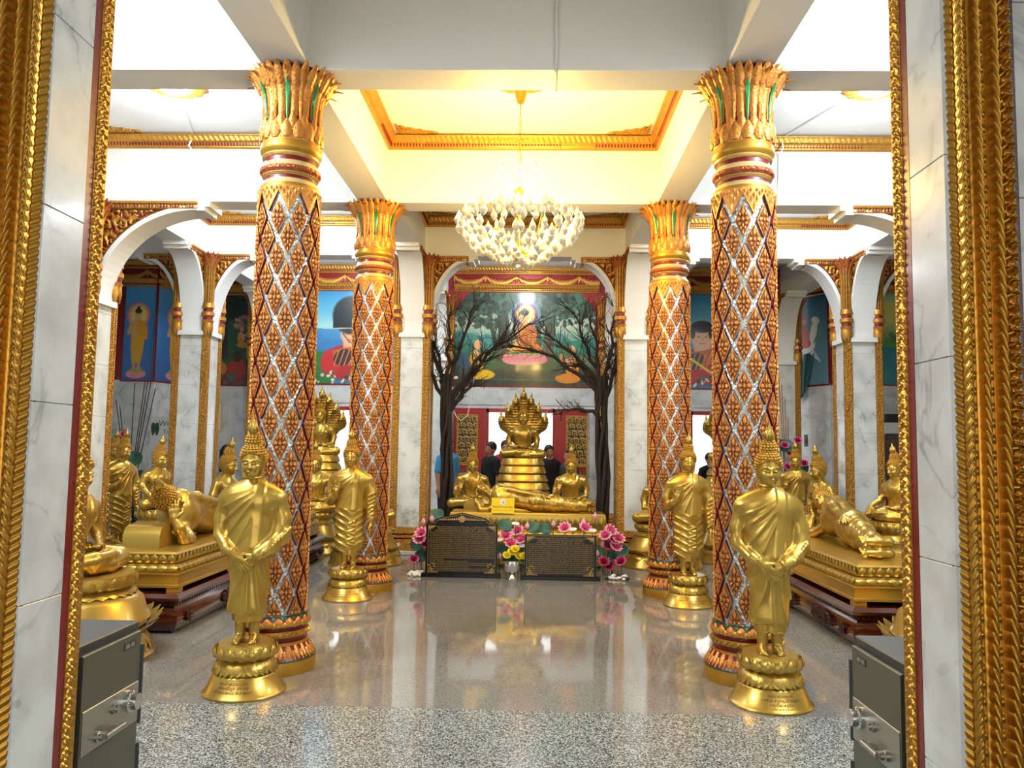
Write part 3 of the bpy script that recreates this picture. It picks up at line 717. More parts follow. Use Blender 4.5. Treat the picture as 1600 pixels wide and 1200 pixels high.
def column_meshes():
    m = COLM
    m['tile'] = tile_mesh(); m['low'] = tile_mesh(1)
    b = MB(); b.lathe([(RS*.99, .36), (RS, 1), (RS, 2), (RS, 3.52)], 48); m['shaft'] = b.mesh('shaft', M['silver'])
    # foot
    b = MB(); G, R, CR, DG, RU, P = 0, 1, 2, 3, 4, 5
    b.lathe([(.304, 0, 0), (.304, .092, 3), (.298, .105, 1), (.245, .195, 0), (.244, .215, 1), (.225, .222, 1), (.225, .245, 0), (.246, .25, 0), (.25, .27, 0), (.246, .292, 1), (.226, .296, 1), (.226, .318, 0), (.252, .325, 0), (.25, .345, 1), (.238, .392, 3), (.2, .394, 0)], 48)
    for i in range(26):
        a = 2*PI*i/26; add_petal(b, [(.247, .195), (.275, .15), (.297, .108)], leafw(.021), 5, .5, .006, a, m=5)
        add_petal(b, [(.265, .165), (.29, .125), (.303, .1)], leafw(.013), 4, .5, .005, a+PI/26, m=5)
    for i in range(20):
        a = 2*PI*i/20; add_petal(b, [(.25, .326), (.247, .36), (.241, .388)], leafw(.034), 5, .3, .004, a, m=5)
        add_petal(b, [(.254, .322), (.254, .345), (.25, .362)], leafw(.024), 4, .3, .004, a+PI/20, m=0)
        add_petal(b, [(.238, .395), (.24, .385), (.242, .37)], leafw(.016), 3, .3, .003, a+PI/20, m=6)
    for i in range(34):
        a = 2*PI*i/34; c, s = math.cos(a), math.sin(a); c2, s2 = math.cos(a+.13), math.sin(a+.13)
        b.tube([(.249*c, .249*s, .256), (.251*math.cos(a+.065), .251*math.sin(a+.065), .271), (.249*c2, .249*s2, .286)], [.004, .011, .004], 6, 0)
    m['foot'] = b.mesh('column_base', [M['gold_dark'], M['red'], M['cream'], M['dgreen'], M['rust'], M['petal'], M['green']])
    # pendants under the neck
    b = MB(); b.lathe([(.216, 3.44, 0), (.222, 3.5, 0), (.218, 3.525, 2), (.196, 3.55, 2), (.190, 3.565, 1), (.190, 3.59, 2), (.205, 3.597, 0), (.209, 3.604, 2), (.205, 3.61, 3), (.2246, 3.632, 3), (.2246, 3.655, 2), (.205, 3.68, 2), (.193, 3.70, 1), (.193, 3.733, 2), (.209, 3.74, 0), (.212, 3.752, 2), (.208, 3.76, 0), (.226, 3.785, 0), (.228, 3.80, 0), (.224, 3.835, 0), (.215, 3.86, 0)], 48, 0)
    m['neck'] = b.mesh('neck_rings', [M['gold_dark'], M['red'], M['cream'], M['rust']])
    b = MB()
    for i in range(9):
        a0 = 2*PI*i/9; n = 6; V = []; F = []; Mi = []
        rows = [(3.50, 1.0), (3.46, 1.0), (3.40, .66), (3.35, .33), (3.305, .05)]
        for lay, d in ((0, -.004), (1, .024)):
            for z, k in rows:
                for q in range(5):
                    a = a0+(q-2)/2*k*(PI/9); V.append(((RS+d)*math.cos(a), (RS+d)*math.sin(a), z))
        for k in range(4):
            for q in range(4):
                o = 25+k*5+q; F.append((o, o+5, o+6, o+1)); Mi.append(0)
            for q, s in ((0, 1), (4, -1)):
                p = (k*5+q, k*5+5+q, 25+k*5+5+q, 25+k*5+q); F.append(p if s > 0 else p[::-1]); Mi.append(1)
        F.append((20, 21, 22, 23, 24, 49, 48, 47, 46, 45)); Mi.append(1); b.add(V, F, Mi)
        for (dx, z, hw, hh) in ((0, 3.365, .010, .045), (.018, 3.415, .011, .034), (-.018, 3.415, .011, .034), (0, 3.44, .011, .036), (.038, 3.455, .012, .03), (-.038, 3.455, .012, .03), (.058, 3.475, .010, .022), (-.058, 3.475, .010, .022), (.02, 3.478, .011, .02), (-.02, 3.478, .011, .02)):
            q = [(0, -hh), (hw, 0), (0, hh*.8), (-hw, 0)]; V = []
            for k, d in ((1, .0235), (.0, .036)):
                for x_, z_ in (q if k else [(0, 0)]): a = a0+(dx+x_)/RS; V.append(((RS+d)*math.cos(a), (RS+d)*math.sin(a), z+z_))
            b.add(V, [(i, (i+1) % 4, 4) for i in range(4)], 0)
    m['pend'] = b.mesh('pendant_band', [M['tile'], M['red']], 30)
    # capital
    b = MB(); b.lathe([(.215, 3.82, 0), (.222, 3.86, 0), (.214, 4.0, 1), (.200, 4.05, 1), (.196, 4.15, 1), (.205, 4.25, 1), (.24, 4.33, 1), (.29, 4.385, 1)], 40, 0)
    for i in range(16):
        a = 2*PI*i/16; add_petal(b, [(.226, 3.86), (.228, 3.93), (.219, 4.0)], leafw(.044), 6, .35, .005, a, m=2)
        add_petal(b, [(.221, 3.92), (.222, 3.99), (.214, 4.06)], leafw(.03), 6, .4, .005, a+PI/16, m=2)
    m['bell'] = b.mesh('capital_bell', [M['petal'], M['red'], M['petal']])
    b = MB(); add_petal(b, [(.20, 3.98), (.204, 4.1), (.214, 4.2), (.245, 4.29), (.30, 4.355), (.355, 4.38)], lambda t: .025+.018*t if t < .7 else max(.004, .0384*(1-(t-.7)/.3)**.8), 9, .42, .008)
    m['big'] = b.mesh('palm_leaf', M['petal'], 50)
    b = MB(); add_petal(b, [(.205, 4.02), (.21, 4.15), (.225, 4.25), (.27, 4.33), (.345, 4.352), (.375, 4.338)], lambda t: .009+.021*t if t < .7 else max(.004, .025*(1-(t-.7)/.3)**.8), 8, .55, .008)
    m['mid'] = b.mesh('palm_leaf', M['petal'], 50)
    b = MB(); add_petal(b, [(.245, 4.26), (.27, 4.32), (.31, 4.375), (.335, 4.408)], lambda t: .006+.03*math.sin(PI*min(1, .12+.88*t)) if t < .97 else .003, 7, .45, .008)
    m['top'] = b.mesh('leaf_tip', M['petal'], 50)
    b = MB(); V = []
    for z, r, w in ((4.0, .213, .005), (4.1, .219, .010), (4.2, .234, .015), (4.25, .254, .014), (4.29, .275, .004)): V += [(r, -w, z), (r+.004, 0, z), (r, w, z)]
    F = [(3*k+i, 3*k+i+1, 3*k+i+4, 3*k+i+3) for k in range(4) for i in range(2)]
    b.add(V, F); m['glass'] = b.mesh('green_inlay', M['green'], 60)
    b = MB()
    V = [(.214, -.006, 4.02), (.214, .006, 4.02)]
    zz = np.linspace(4.0, 4.3, 9); b.tube([(.209+.10*max(0, (z-4.15)/.15)**2*.55, 0, z) for z in zz], [.009+.004*(k % 2) for k in range(9)], 6)
    m['bead'] = b.mesh('beaded_rib', M['petal'])
column_meshes()
def column(x, y, label, twist):
    t = thing('round_column', label, 'column', (x, y, 0), twist, 'round columns of the nave'); m = COLM
    for k, n in (('foot', 'column_base'), ('shaft', 'shaft'), ('neck', 'neck_rings'), ('pend', 'pendant_band'), ('bell', 'capital_bell')): obj(n, m[k], t)
    N = 9
    for r in range(20):
        z = .405+.15*r+(0 if r else .0)
        for i in range(N):
            a = 2*PI*(i+(.5 if r % 2 == 1 else 0))/N
            obj('lozenge_tile', m['tile'] if r else m['low'], t, (0, 0, z), a)
    for i in range(14):
        a = 2*PI*i/14
        obj('palm_leaf', m['big'], t, (0, 0, 0), a); obj('palm_leaf', m['mid'], t, (0, 0, 0), a+PI/14); obj('leaf_tip', m['top'], t, (0, 0, 0), a+PI/14)
        obj('leaf_tip', m['top'], t, (0, 0, -.012), a)
        if i % 2 == 0: obj('green_inlay', m['glass'], t, (0, 0, 0), a+PI/14)
        else: obj('beaded_rib', m['bead'], t, (0, 0, 0), a+PI/14)
column(-HX, YA, 'gilt lozenge column behind the standing statue with clasped hands, left on entering', .12)
column(HX, YA, 'gilt lozenge column behind the standing statue with clasped hands, right on entering', -.10)
column(-HX, YB, 'gilt lozenge column behind the left standing statue with a raised hand', .22)
column(HX, YB, 'gilt lozenge column behind the right standing statue with a raised hand', .05)

# ================================================================== REAR WALL, MURALS, DOORS
YW = 15.60
MZ0, MZ1 = 2.82, 4.66
def wall_seg(name, p0, p1, z0, z1, m, parent=None, label=None, th=.22):
    p0 = Vector((p0[0], p0[1], 0)); p1 = Vector((p1[0], p1[1], 0)); L = (p1-p0).length; a = math.atan2(p1.y-p0.y, p1.x-p0.x)
    Mx = Matrix.Translation(p0) @ Matrix.Rotation(a, 4, 'Z')
    o = MB().box(0, L, 0, th, z0, z1).build(name, m, parent, 0); o.matrix_local = Mx
    if parent is None: tag(o, label, kind='structure')
    return Mx, L
wb = setting('wall_back', 'rear wall with red painted upper half and grey marble below')
openings = [(-4.6, -3.35), (-.755, .595), (3.2, 4.5)]; DT = 2.37
xs = [-5.3]+[v for o in openings for v in o]+[5.3]
for i in range(0, len(xs), 2):
    MB().box(xs[i], xs[i+1], YW, YW+.25, 0, MZ0).build('wall_core', M['marbled'], wb, 0)
    if i < len(xs)-1:
        pass
for a, e in openings: MB().box(a, e, YW, YW+.25, DT, MZ0).build('wall_core', M['marbled'], wb, 0)
MB().box(-5.3, 5.3, YW, YW+.25, MZ0, CEIL).build('upper_wall', M['redwall'], wb, 0)
# slabs of grey marble between and above the doors
def slab_row(x0, x1, z0, z1, n): slabs(wb, x0, x1, z0, z1, face(0, YW, 0), z1-z0, M['marbled'], th=.015, cols=n)
for x0, x1, n in ((-5.0, -4.62, 1), (-2.7, -2.0, 1), (2.0, 2.5, 1), (4.52, 5.0, 1)):
    for z in (0, .7, 1.4): slab_row(x0, x1, z, z+.7, n)
slab_row(-5.0, 5.0, 2.44, MZ0-.01, 9)
# gilt cornices and garland frieze
def garland_panel(L, h=.24):
    P = Paint(L, h, .011); P.C[:] = (138, 18, 26); p = .62; H = np.zeros(P.X.shape); x = fr(P.X/p)-.5; v = P.Y/h
    y = .72-.52*(1-(2*np.abs(x))**2)*1.0; d = np.abs(v-y-.0); leaf = .21*(1-.45*np.abs(2*x))*(1+.5*np.sin(P.X*130+v*30)); k = (leaf-d)/.05+.5
    k = np.maximum(k, ((.13-np.abs(np.abs(x)-.5)*p/h*1.2-np.abs(v-.55)*.35)/.04)); k = np.clip(k, 0, 1)
    P.put(k, (206, 156, 58)); return P.panel('garland_frieze', M['giltpaint'], k*.02)
FR = {}
def crown(parent, Mx, L):
    """cornice, garland band and lower cornice along the top of a wall segment"""
    k = round(L, 2)
    if k not in FR: FR[k] = garland_panel(L)
    if k not in CM: CM[k] = cornice_mesh(k)
    obj('garland_frieze', FR[k], parent, mat=Mx @ Matrix.Translation((0, -.012, 4.80)))
    obj('cornice', CM[k], parent, mat=Mx @ Matrix.Translation((0, -.01, 5.02))); obj('cornice', CM[k], parent, mat=Mx @ Matrix.Translation((0, -.01, 4.665)))
for a, e in ((-4.85, -1.97), (-1.44, 1.44), (1.97, 4.85)): crown(wb, face(a, YW, 0), e-a)

def mural(name, label, P, Mx, x, z, parent=None, frame=True):
    t = thing(name, label, 'mural'); t.matrix_world = Mx @ Matrix.Translation((x, -.006, z))
    obj('painting', P.panel('painting', M['paint']), t, (0, -.004, 0))
    if frame:
        b = MB(); w, h, f = P.w, P.h, .035
        b.box(-f, w+f, -.012, .0, -f, 0); b.box(-f, w+f, -.012, 0, h, h+f*.6); b.box(-f, 0, -.012, 0, 0, h); b.box(w, w+f, -.012, 0, 0, h)
        b.build('red_frame', M['red'], t, 0)
    return t
def notch(t, w, h, s):
    for x0, d in ((0, 1), (w, -1)):
        pts = [(0, h), (0, h-s*1.25), (s*.28, h-s*1.15), (s*.4, h-s*.75), (s*.7, h-s*.6), (s*.75, h-s*.28), (s, h-s*.2), (s, h)]
        q = [(x0+d*x, z) for x, z in pts]
        MB().prism(q if d > 0 else q[::-1], -.03, -.008).build('stepped_corner', M['redwall'], t, 0)

# ---- middle mural: teaching figure under a tree
w, h = 2.76, MZ1-MZ0; P = Paint(w, h, .0115)
def mx(X): return (X-380)/308.0
def my(Y): return (895-Y)/315.0
P.vgrad([(0, (34, 52, 46)), (.18, (40, 66, 56)), (.3, (54, 110, 92)), (.52, (120, 168, 148)), (.66, (196, 204, 186)), (.8, (120, 150, 130)), (1, (30, 48, 42))])
P.ridge(.98, .07, 4.2, (62, 140, 138), .4); P.ridge(.82, .09, 3.0, (40, 128, 110), 1.9); P.ridge(.66, .05, 5.2, (34, 104, 78), 3.0); P.ridge(.52, .04, 6.0, (38, 86, 58), .6)
P.ell(.1, .42, .42, .2, (44, 84, 112), .3, .85, .5); P.ell(2.5, .5, .5, .12, (90, 112, 84), -.1, .8, .5)
P.ridge(.32, .03, 5.0, (42, 58, 50), 2.0); P.dabs(70, 0, w, 0, .34, .03, .1, [(34, 50, 44), (58, 72, 60), (48, 64, 58)], .6)
for x0, x1, wd in ((1.0, .92, .22), (1.82, 1.92, .2), (1.66, 1.6, .12), (.88, .6, .09)): P.stroke([(x0, .5), (x0+(x1-x0)*.5, 1.1), (x1, 1.8)], wd, (58, 70, 66))
P.dabs(330, 0, w, 1.42, 1.84, .03, .10, [(28, 46, 40), (40, 70, 56), (54, 92, 72), (22, 38, 36), (74, 110, 88)], .75)
P.dabs(120, 0, .9, 1.15, 1.6, .02, .07, [(36, 60, 52), (60, 96, 78)], .7); P.dabs(120, 1.7, w, 1.2, 1.6, .02, .07, [(36, 60, 52), (60, 96, 78)], .7)
hx, hy = mx(808), my(450)
P.ell(hx, hy, .29, .29, (88, 132, 158), soft=.15); P.ell(hx, hy, .235, .235, (120, 62, 92), soft=.1); P.ell(hx, hy, .185, .185, (240, 214, 140), soft=.2)
bx = mx(805)
P.ell(bx, my(735), .44, .11, (206, 104, 116)); P.ell(bx, my(745), .40, .07, (226, 150, 150)); P.ell(bx, my(692), .36, .06, (96, 152, 76))
for i in range(9): P.ell(bx-.38+.095*i, my(722), .05, .085, (222, 128, 136), .1*(i-4), .8, .3)
P.ell(bx, my(662), .33, .085, (222, 134, 46)); P.ell(bx-.2, my(655), .15, .07, (236, 156, 58), .2); P.ell(bx+.2, my(655), .15, .07, (214, 122, 42), -.2)
P.ell(bx, my(585), .155, .27, (224, 148, 84)); P.poly([(bx-.02, my(510)), (bx+.17, my(520)), (bx+.19, my(650)), (bx-.12, my(650))], (204, 112, 52)); P.ell(bx-.17, my(590), .05, .18, (226, 160, 104), .12); P.ell(bx+.18, my(590), .05, .18, (206, 122, 60), -.12)
P.ell(bx-.01, my(470), .082, .115, (232, 180, 124)); P.ell(bx-.01, my(440), .085, .06, (44, 42, 44)); P.ell(bx-.01, my(425), .04, .04, (44, 42, 44)); P.ell(bx-.01, my(500), .05, .05, (226, 170, 116))
P.figure(mx(515), my(850), 1.0, (224, 178, 34)); P.figure(mx(1095), my(868), .95, (222, 136, 44), facing=-1)
for i in range(46): P.stroke([(.75+.031*i, .128+.012*math.sin(i*1.7)), (.762+.031*i, .108+.01*math.sin(i*2.9))], .011, (120, 134, 122), .8)
t = mural('temple_mural', 'mural of a haloed figure seated on a pink lotus under a tree, middle door', P, face(0, YW, 0), -1.40, MZ0)
notch(t, w, h, .26)

# ---- portrait murals over the side doors
def portrait(x0, cap, label):
    w, h = 2.6, MZ1-MZ0; P = Paint(w, h, .013)
    P.vgrad([(0, (46, 92, 70)), (.2, (70, 130, 150)), (.45, (96, 170, 204)), (.62, (168, 214, 216)), (.75, (110, 186, 212)), (1, (44, 136, 190))])
    P.ridge(1.02, .1, 4.2, (98, 152, 184), 1.0 if cap else 2.2, .8); P.ridge(.84, .07, 6.0, (60, 120, 168), 2.0, .8)
    if cap: P.poly([(.2, .45), (1.05, .5), (1.05, 1.08), (.2, 1.1)], (58, 128, 190), .8); P.ell(.42, .2, .7, .4, (52, 120, 62), .3, 1, .2)
    else: P.ell(2.2, .2, .9, .36, (50, 112, 74), -.2, 1, .2)
    c = 1.22
    P.ell(c+.05, .42, .56, .36, (176, 40, 46)); P.ell(c-.34, .42, .2, .26, (196, 46, 50)); P.ell(c+.05, .78, .16, .2, (214, 158, 120)); P.poly([(c-.32, .66), (c+.3, .78), (c+.36, .5), (c-.25, .34)], (188, 96, 54)); P.ell(c-.1, .52, .2, .15, (60, 36, 44), .5)
    for i in range(6): P.stroke([(c-.28+.1*i, .36), (c-.18+.1*i, .66)], .018, (222, 150, 60))
    P.ell(c+.05, .98, .2, .25, (226, 170, 132)); P.ell(c-.02, 1.0, .02, .012, (40, 30, 30)); P.ell(c+.13, 1.0, .02, .012, (40, 30, 30)); P.stroke([(c, .87), (c+.1, .87)], .014, (150, 70, 66)); P.stroke([(c+.06, .98), (c+.06, .93)], .014, (190, 130, 100))
    if cap: P.ell(c+.03, 1.36, .36, .38, (28, 40, 46)); P.poly([(c-.32, 1.08), (c+.37, 1.08), (c+.38, 1.38), (c-.32, 1.38)], (28, 40, 46)); P.stroke([(c-.34, 1.09), (c, 1.10), (c+.38, 1.09)], .02, (206, 200, 180)); P.stroke([(c-.12, 1.0), (c+.02, .82), (c+.2, .8)], .02, (40, 34, 30))
    else: P.ell(c+.05, 1.2, .22, .12, (30, 28, 30)); P.ell(c-.13, 1.1, .05, .14, (30, 28, 30)); P.ell(c+.22, 1.1, .05, .14, (30, 28, 30)); P.stroke([(c-.25, .62), (c+.25, .28)], .05, (230, 190, 60))
    P.dabs(70, .5, 2.6, 0, .22, .02, .05, [(230, 226, 214), (60, 110, 60), (230, 190, 190), (40, 84, 50)], .85)
    return mural('portrait_mural', label, P, face(0, YW, 0), x0, MZ0)
portrait(-4.72, True, 'mural portrait of a man in a tall black bearskin cap and red tunic')
portrait(2.17, False, 'mural portrait of a bareheaded dark-haired man in a red uniform')

# ---- gallery wings left and right of the rear wall
def standing_painting(P, x, k=1.0, dark=1.0):
    q = lambda c: tuple(np.array(c)*dark)
    P.ell(x, 1.28, .23*k, .25, q((222, 120, 176)), soft=.2); P.ell(x, 1.28, .18*k, .2, q((246, 226, 120)), soft=.5)
    P.ell(x, .12, .2*k, .09, q((222, 140, 150))); P.ell(x, .2, .14*k, .05, q((120, 160, 84)))
    for s in (-1, 1): P.stroke([(x+s*.05*k, .2), (x+s*.045*k, .42)], .06*k, q((206, 150, 96)))
    P.poly([(x-.13*k, .95), (x+.16*k, .98), (x+.12*k, .55), (x+.08*k, .34), (x-.09*k, .34), (x-.12*k, .6)], q((222, 166, 40))); P.ell(x, 1.02, .15*k, .2, q((226, 172, 96))); P.poly([(x, 1.18), (x+.18*k, 1.12), (x+.2*k, .8), (x-.02*k, .82)], q((226, 158, 34)))
    P.stroke([(x-.14*k, 1.1), (x-.18*k, .92), (x-.02*k, 1.0)], .06*k, q((222, 168, 112))); P.stroke([(x+.15*k, 1.1), (x+.18*k, .9), (x+.02*k, .98)], .06*k, q((222, 156, 50)))
    P.ell(x, 1.28, .07*k, .10, q((232, 182, 130))); P.ell(x, 1.36, .072*k, .05, q((36, 38, 44))); P.ell(x, 1.42, .03*k, .04, q((36, 38, 44)))
HB = MZ1-MZ0+.06
wl = setting('wall_back_left', 'folded gallery wall left of the rear wall, marble below painted panels')
for i, (p0, p1) in enumerate((((-8.7, 15.35), (-7.25, 15.35)), ((-7.25, 15.35), (-6.95, 16.2)), ((-6.95, 16.2), (-5.2, 16.2)))):
    Mx, L = wall_seg('wall_core', p0, p1, 0, MZ0, M['marbled'], wl); wall_seg('upper_wall', p0, p1, MZ0, CEIL, M['redwall'], wl); crown(wl, Mx, L)
    if L > .4:
        for z in (0, .7, 1.4, 2.1): slabs(wl, 0, L, z, z+.7, Mx, .7, M['marbled'], th=.012, cols=max(1, round(L/.75)))
    if i == 0:
        P = Paint(.62, HB, .011); P.vgrad([(0, (40, 90, 160)), (.5, (50, 130, 206)), (1, (84, 170, 230))]); standing_painting(P, .27); t = mural('standing_figure_mural', 'blue mural of a haloed standing figure in yellow, on the wall facing the doorway', P, Mx, L-.62, MZ0)
    if i == 1:
        P = Paint(L-.06, HB, .011); P.vgrad([(0, (40, 90, 160)), (.5, (50, 130, 206)), (1, (84, 170, 230))]); standing_painting(P, .5); mural('standing_figure_mural', 'blue mural of a standing figure on the angled side of the wall recess', P, Mx, 0, MZ0)
    if i == 2:
        P = Paint(1.25, HB, .011); P.vgrad([(0, (74, 60, 58)), (.3, (54, 88, 54)), (.5, (40, 100, 70)), (.7, (44, 96, 90)), (1, (24, 44, 36))])
        P.dabs(150, 0, 1.25, 1.3, 1.9, .03, .1, [(24, 44, 36), (40, 66, 50), (30, 54, 50)]); P.stroke([(.33, .6), (.3, 1.2), (.4, 1.9)], .16, (52, 50, 52)); P.stroke([(.16, .6), (.2, 1.2), (.12, 1.9)], .12, (40, 42, 44))
        for x in (.72, .82, .95): P.stroke([(x, .75), (x+.03*math.sin(x*40), 1.4)], .02, (120, 104, 80))
        P.dabs(50, .55, 1.1, 1.18, 1.42, .02, .06, [(206, 160, 158), (170, 120, 124)]); P.figure(.68, .78, .55, (206, 150, 70), facing=1)
        P.ell(.62, .25, .22, .3, (156, 50, 44)); P.ell(.62, .58, .1, .12, (60, 48, 42)); P.ell(.22, .3, .2, .16, (190, 120, 60), .5); P.ell(.62, .06, .34, .1, (120, 40, 40)); P.ell(.1, .1, .2, .1, (70, 90, 100)); P.dabs(30, 0, 1.25, 0, .2, .03, .08, [(80, 100, 96), (110, 60, 50)], .6)
        t = mural('forest_mural', 'dark forest mural with a kneeling figure and a red-coated man seen from behind', P, Mx, .40, MZ0); notch(t, 1.25, HB, .2)
wr = setting('wall_back_right', 'folded gallery wall right of the rear wall, marble below painted panels')
for i, (p0, p1) in enumerate((((5.2, 16.45), (5.83, 15.35)), ((5.83, 15.35), (8.7, 15.35)))):
    Mx, L = wall_seg('wall_core', p0, p1, 0, MZ0+.1, M['marbled'], wr); wall_seg('upper_wall', p0, p1, MZ0+.1, CEIL, M['redwall'], wr); crown(wr, Mx, L)
    for z in (0, .73, 1.46, 2.19): slabs(wr, 0, L, z, z+.73, Mx, .73, M['marbled'], th=.012, cols=max(1, round(L/.75)))
    if i == 0:
        P = Paint(L-.05, HB-.1, .012); P.vgrad([(0, (104, 150, 168)), (.3, (96, 140, 160)), (.6, (86, 136, 156)), (1, (50, 110, 160))]); P.ell(.25, 1.2, .4, .6, (64, 90, 78), 0, .9, .5); P.ell(.2, .3, .35, .5, (80, 110, 104), 0, .8, .6)
        for x in (.15, .3): P.stroke([(x, .5), (x+.03, 1.1)], .03, (70, 80, 72))
        wc = (214, 222, 220); P.ell(.66, .74, .26, .12, wc, .2); P.ell(.88, 1.05, .08, .24, wc, -.25); P.ell(.93, 1.26, .1, .07, wc, -.5)
        for a, e in (((.5, .66), (.42, .44)), ((.56, .66), (.52, .4)), ((.8, .66), (.95, .5)), ((.84, .7), (1.02, .45))): P.stroke([a, e], .035, wc)
        P.ell(.66, .98, .1, .2, (176, 60, 52)); P.ell(.66, 1.26, .05, .07, (196, 120, 90)); P.ell(.66, 1.4, .025, .1, (170, 90, 60)); P.ell(.68, .82, .13, .09, (186, 50, 50)); P.stroke([(.42, .5), (.36, .8), (.44, 1.0)], .06, (170, 90, 72)); P.ell(.4, 1.1, .06, .06, (150, 140, 120))
        mural('rider_mural', 'misty blue mural of a rider on a white horse, lower edge peeling off', P, Mx, 0, MZ0+.1)
        # the peeled flap of canvas
        V = []; n = 7
        for k in range(9):
            for j in range(n):
                u = j/(n-1); v = k/8; V.append((.5+.34*u+.06*v, -.02-.16*math.sin(PI*.5*(1-v))*(.4+.6*u)-.03*math.sin(u*9+v*4), .12+.62*v-.34*(1-v)*(.4+.6*(1-u))))
        F = [(k*n+j, k*n+j+1, k*n+n+j+1, k*n+n+j) for k in range(8) for j in range(n-1)]
        f = MB().add(V, F).build('canvas_flap', M['fabric'], None, 40); f.matrix_world = Mx @ Matrix.Translation((0, 0, MZ0-.02)); tag(f, 'loose flap of blue-green canvas hanging off the rider mural', 'canvas')
        md = f.modifiers.new('thickness', 'SOLIDIFY'); md.thickness = .004
        b = MB().box(.62, .70, -.02, 0, 1.72, 1.95).box(.64, .68, -.03, -.02, 1.78, 1.86); s = b.build('wall_socket', M['plastic'], None, 0); s.matrix_world = Mx; tag(s, 'dark wall socket on the marble under the rider mural', 'socket')
    else:
        P = Paint(2.4, HB-.1, .014); P.vgrad([(0, (20, 110, 112)), (.3, (24, 130, 140)), (.45, (86, 160, 190)), (.55, (170, 196, 130)), (.68, (230, 222, 130)), (.85, (226, 226, 130)), (1, (120, 190, 200))])
        P.ridge(1.02, .06, 3.2, (130, 176, 140), .6, .9); P.ridge(.88, .06, 5.0, (86, 160, 84), 2.4, .9); P.put((.72-P.Y)/.02, (30, 134, 146)); P.ell(.72, .74, .18, .05, (206, 120, 130)); P.dabs(26, .1, 2.4, .78, .98, .03, .09, [(70, 140, 80), (140, 180, 90)], .7); P.dabs(30, 0, 2.4, .1, .6, .05, .2, [(30, 140, 150), (60, 150, 170)], .3)
        mural('lake_mural', 'yellow and teal mural of a lake with green hills', P, Mx, .02, MZ0+.1)

# ---- door leaves, folded back against the rear wall
def leaf_panels():
    P = Paint(.36, .92, .0075); P.C[:] = (30, 34, 26); s = np.clip(scroll(P.X+.3*P.Y, P.Y, .13)*.8+scroll(P.X, P.Y+.05, .08)*.5, 0, 1); k = np.clip((s-.3)/.2, 0, 1); P.put(k, (176, 138, 72)); top = P.panel('carved_panel', M['giltpaint'], k*.012)
    P = Paint(.36, .86, .009); P.C[:] = (40, 74, 54); s = np.clip(scroll(P.X, P.Y, .16), 0, 1); k = np.clip((s-.35)/.2, 0, 1); P.put(k, (150, 124, 70)); P.ell(.18, .6, .2, .08, (60, 110, 80)); P.ell(.18, .78, .2, .05, (186, 120, 60)); low = P.panel('painted_panel', M['giltpaint'], k*.006)
    return top, low
LT, LL = leaf_panels(); dn = [1]
def door_leaf(x0, flip):
    t = setting('door_%d' % dn[0], 'red door leaf with gilt carved vine panel, folded against the rear wall', (x0, YW-.03, 0)); dn[0] += 1; w = .62
    MB().box(0, w, -.025, .025, .03, DT, bev=.004).build('leaf_board', M['doorred'], t, 0); xo = .06 if not flip else .20
    b = MB()
    for z0, z1 in ((.28, 1.26), (1.32, 2.22)):
        b.box(xo, xo+.42, -.04, -.02, z0-.03, z0); b.box(xo, xo+.42, -.04, -.02, z1, z1+.03); b.box(xo, xo+.03, -.04, -.02, z0, z1); b.box(xo+.39, xo+.42, -.04, -.02, z0, z1)
    b.build('gilt_frame', M['carvedb'], t, 0); obj('carved_panel', LT, t, mat=Matrix.Translation((xo+.03, -.028, 1.31))); obj('painted_panel', LL, t, mat=Matrix.Translation((xo+.03, -.028, .30)))
    MB().box(w-.03 if not flip else 0, w if not flip else .03, -.05, .03, 1.05, 1.2).build('hinge', M['redc'], t, 0)
for x0, fl_ in ((-1.385, 0), (.60, 1), (-3.34, 1), (2.56, 0)): door_leaf(x0, fl_)
fr_ = setting('trim_%d' % tn[0], 'red painted door frames of the rear doorways'); tn[0] += 1
for a, e in openings:
    b = MB(); b.box(a, a+.05, YW-.02, YW+.26, 0, DT); b.box(e-.05, e, YW-.02, YW+.26, 0, DT); b.box(a, e, YW-.02, YW+.26, DT-.07, DT); b.build('door_frame', M['doorred'], fr_, 0)

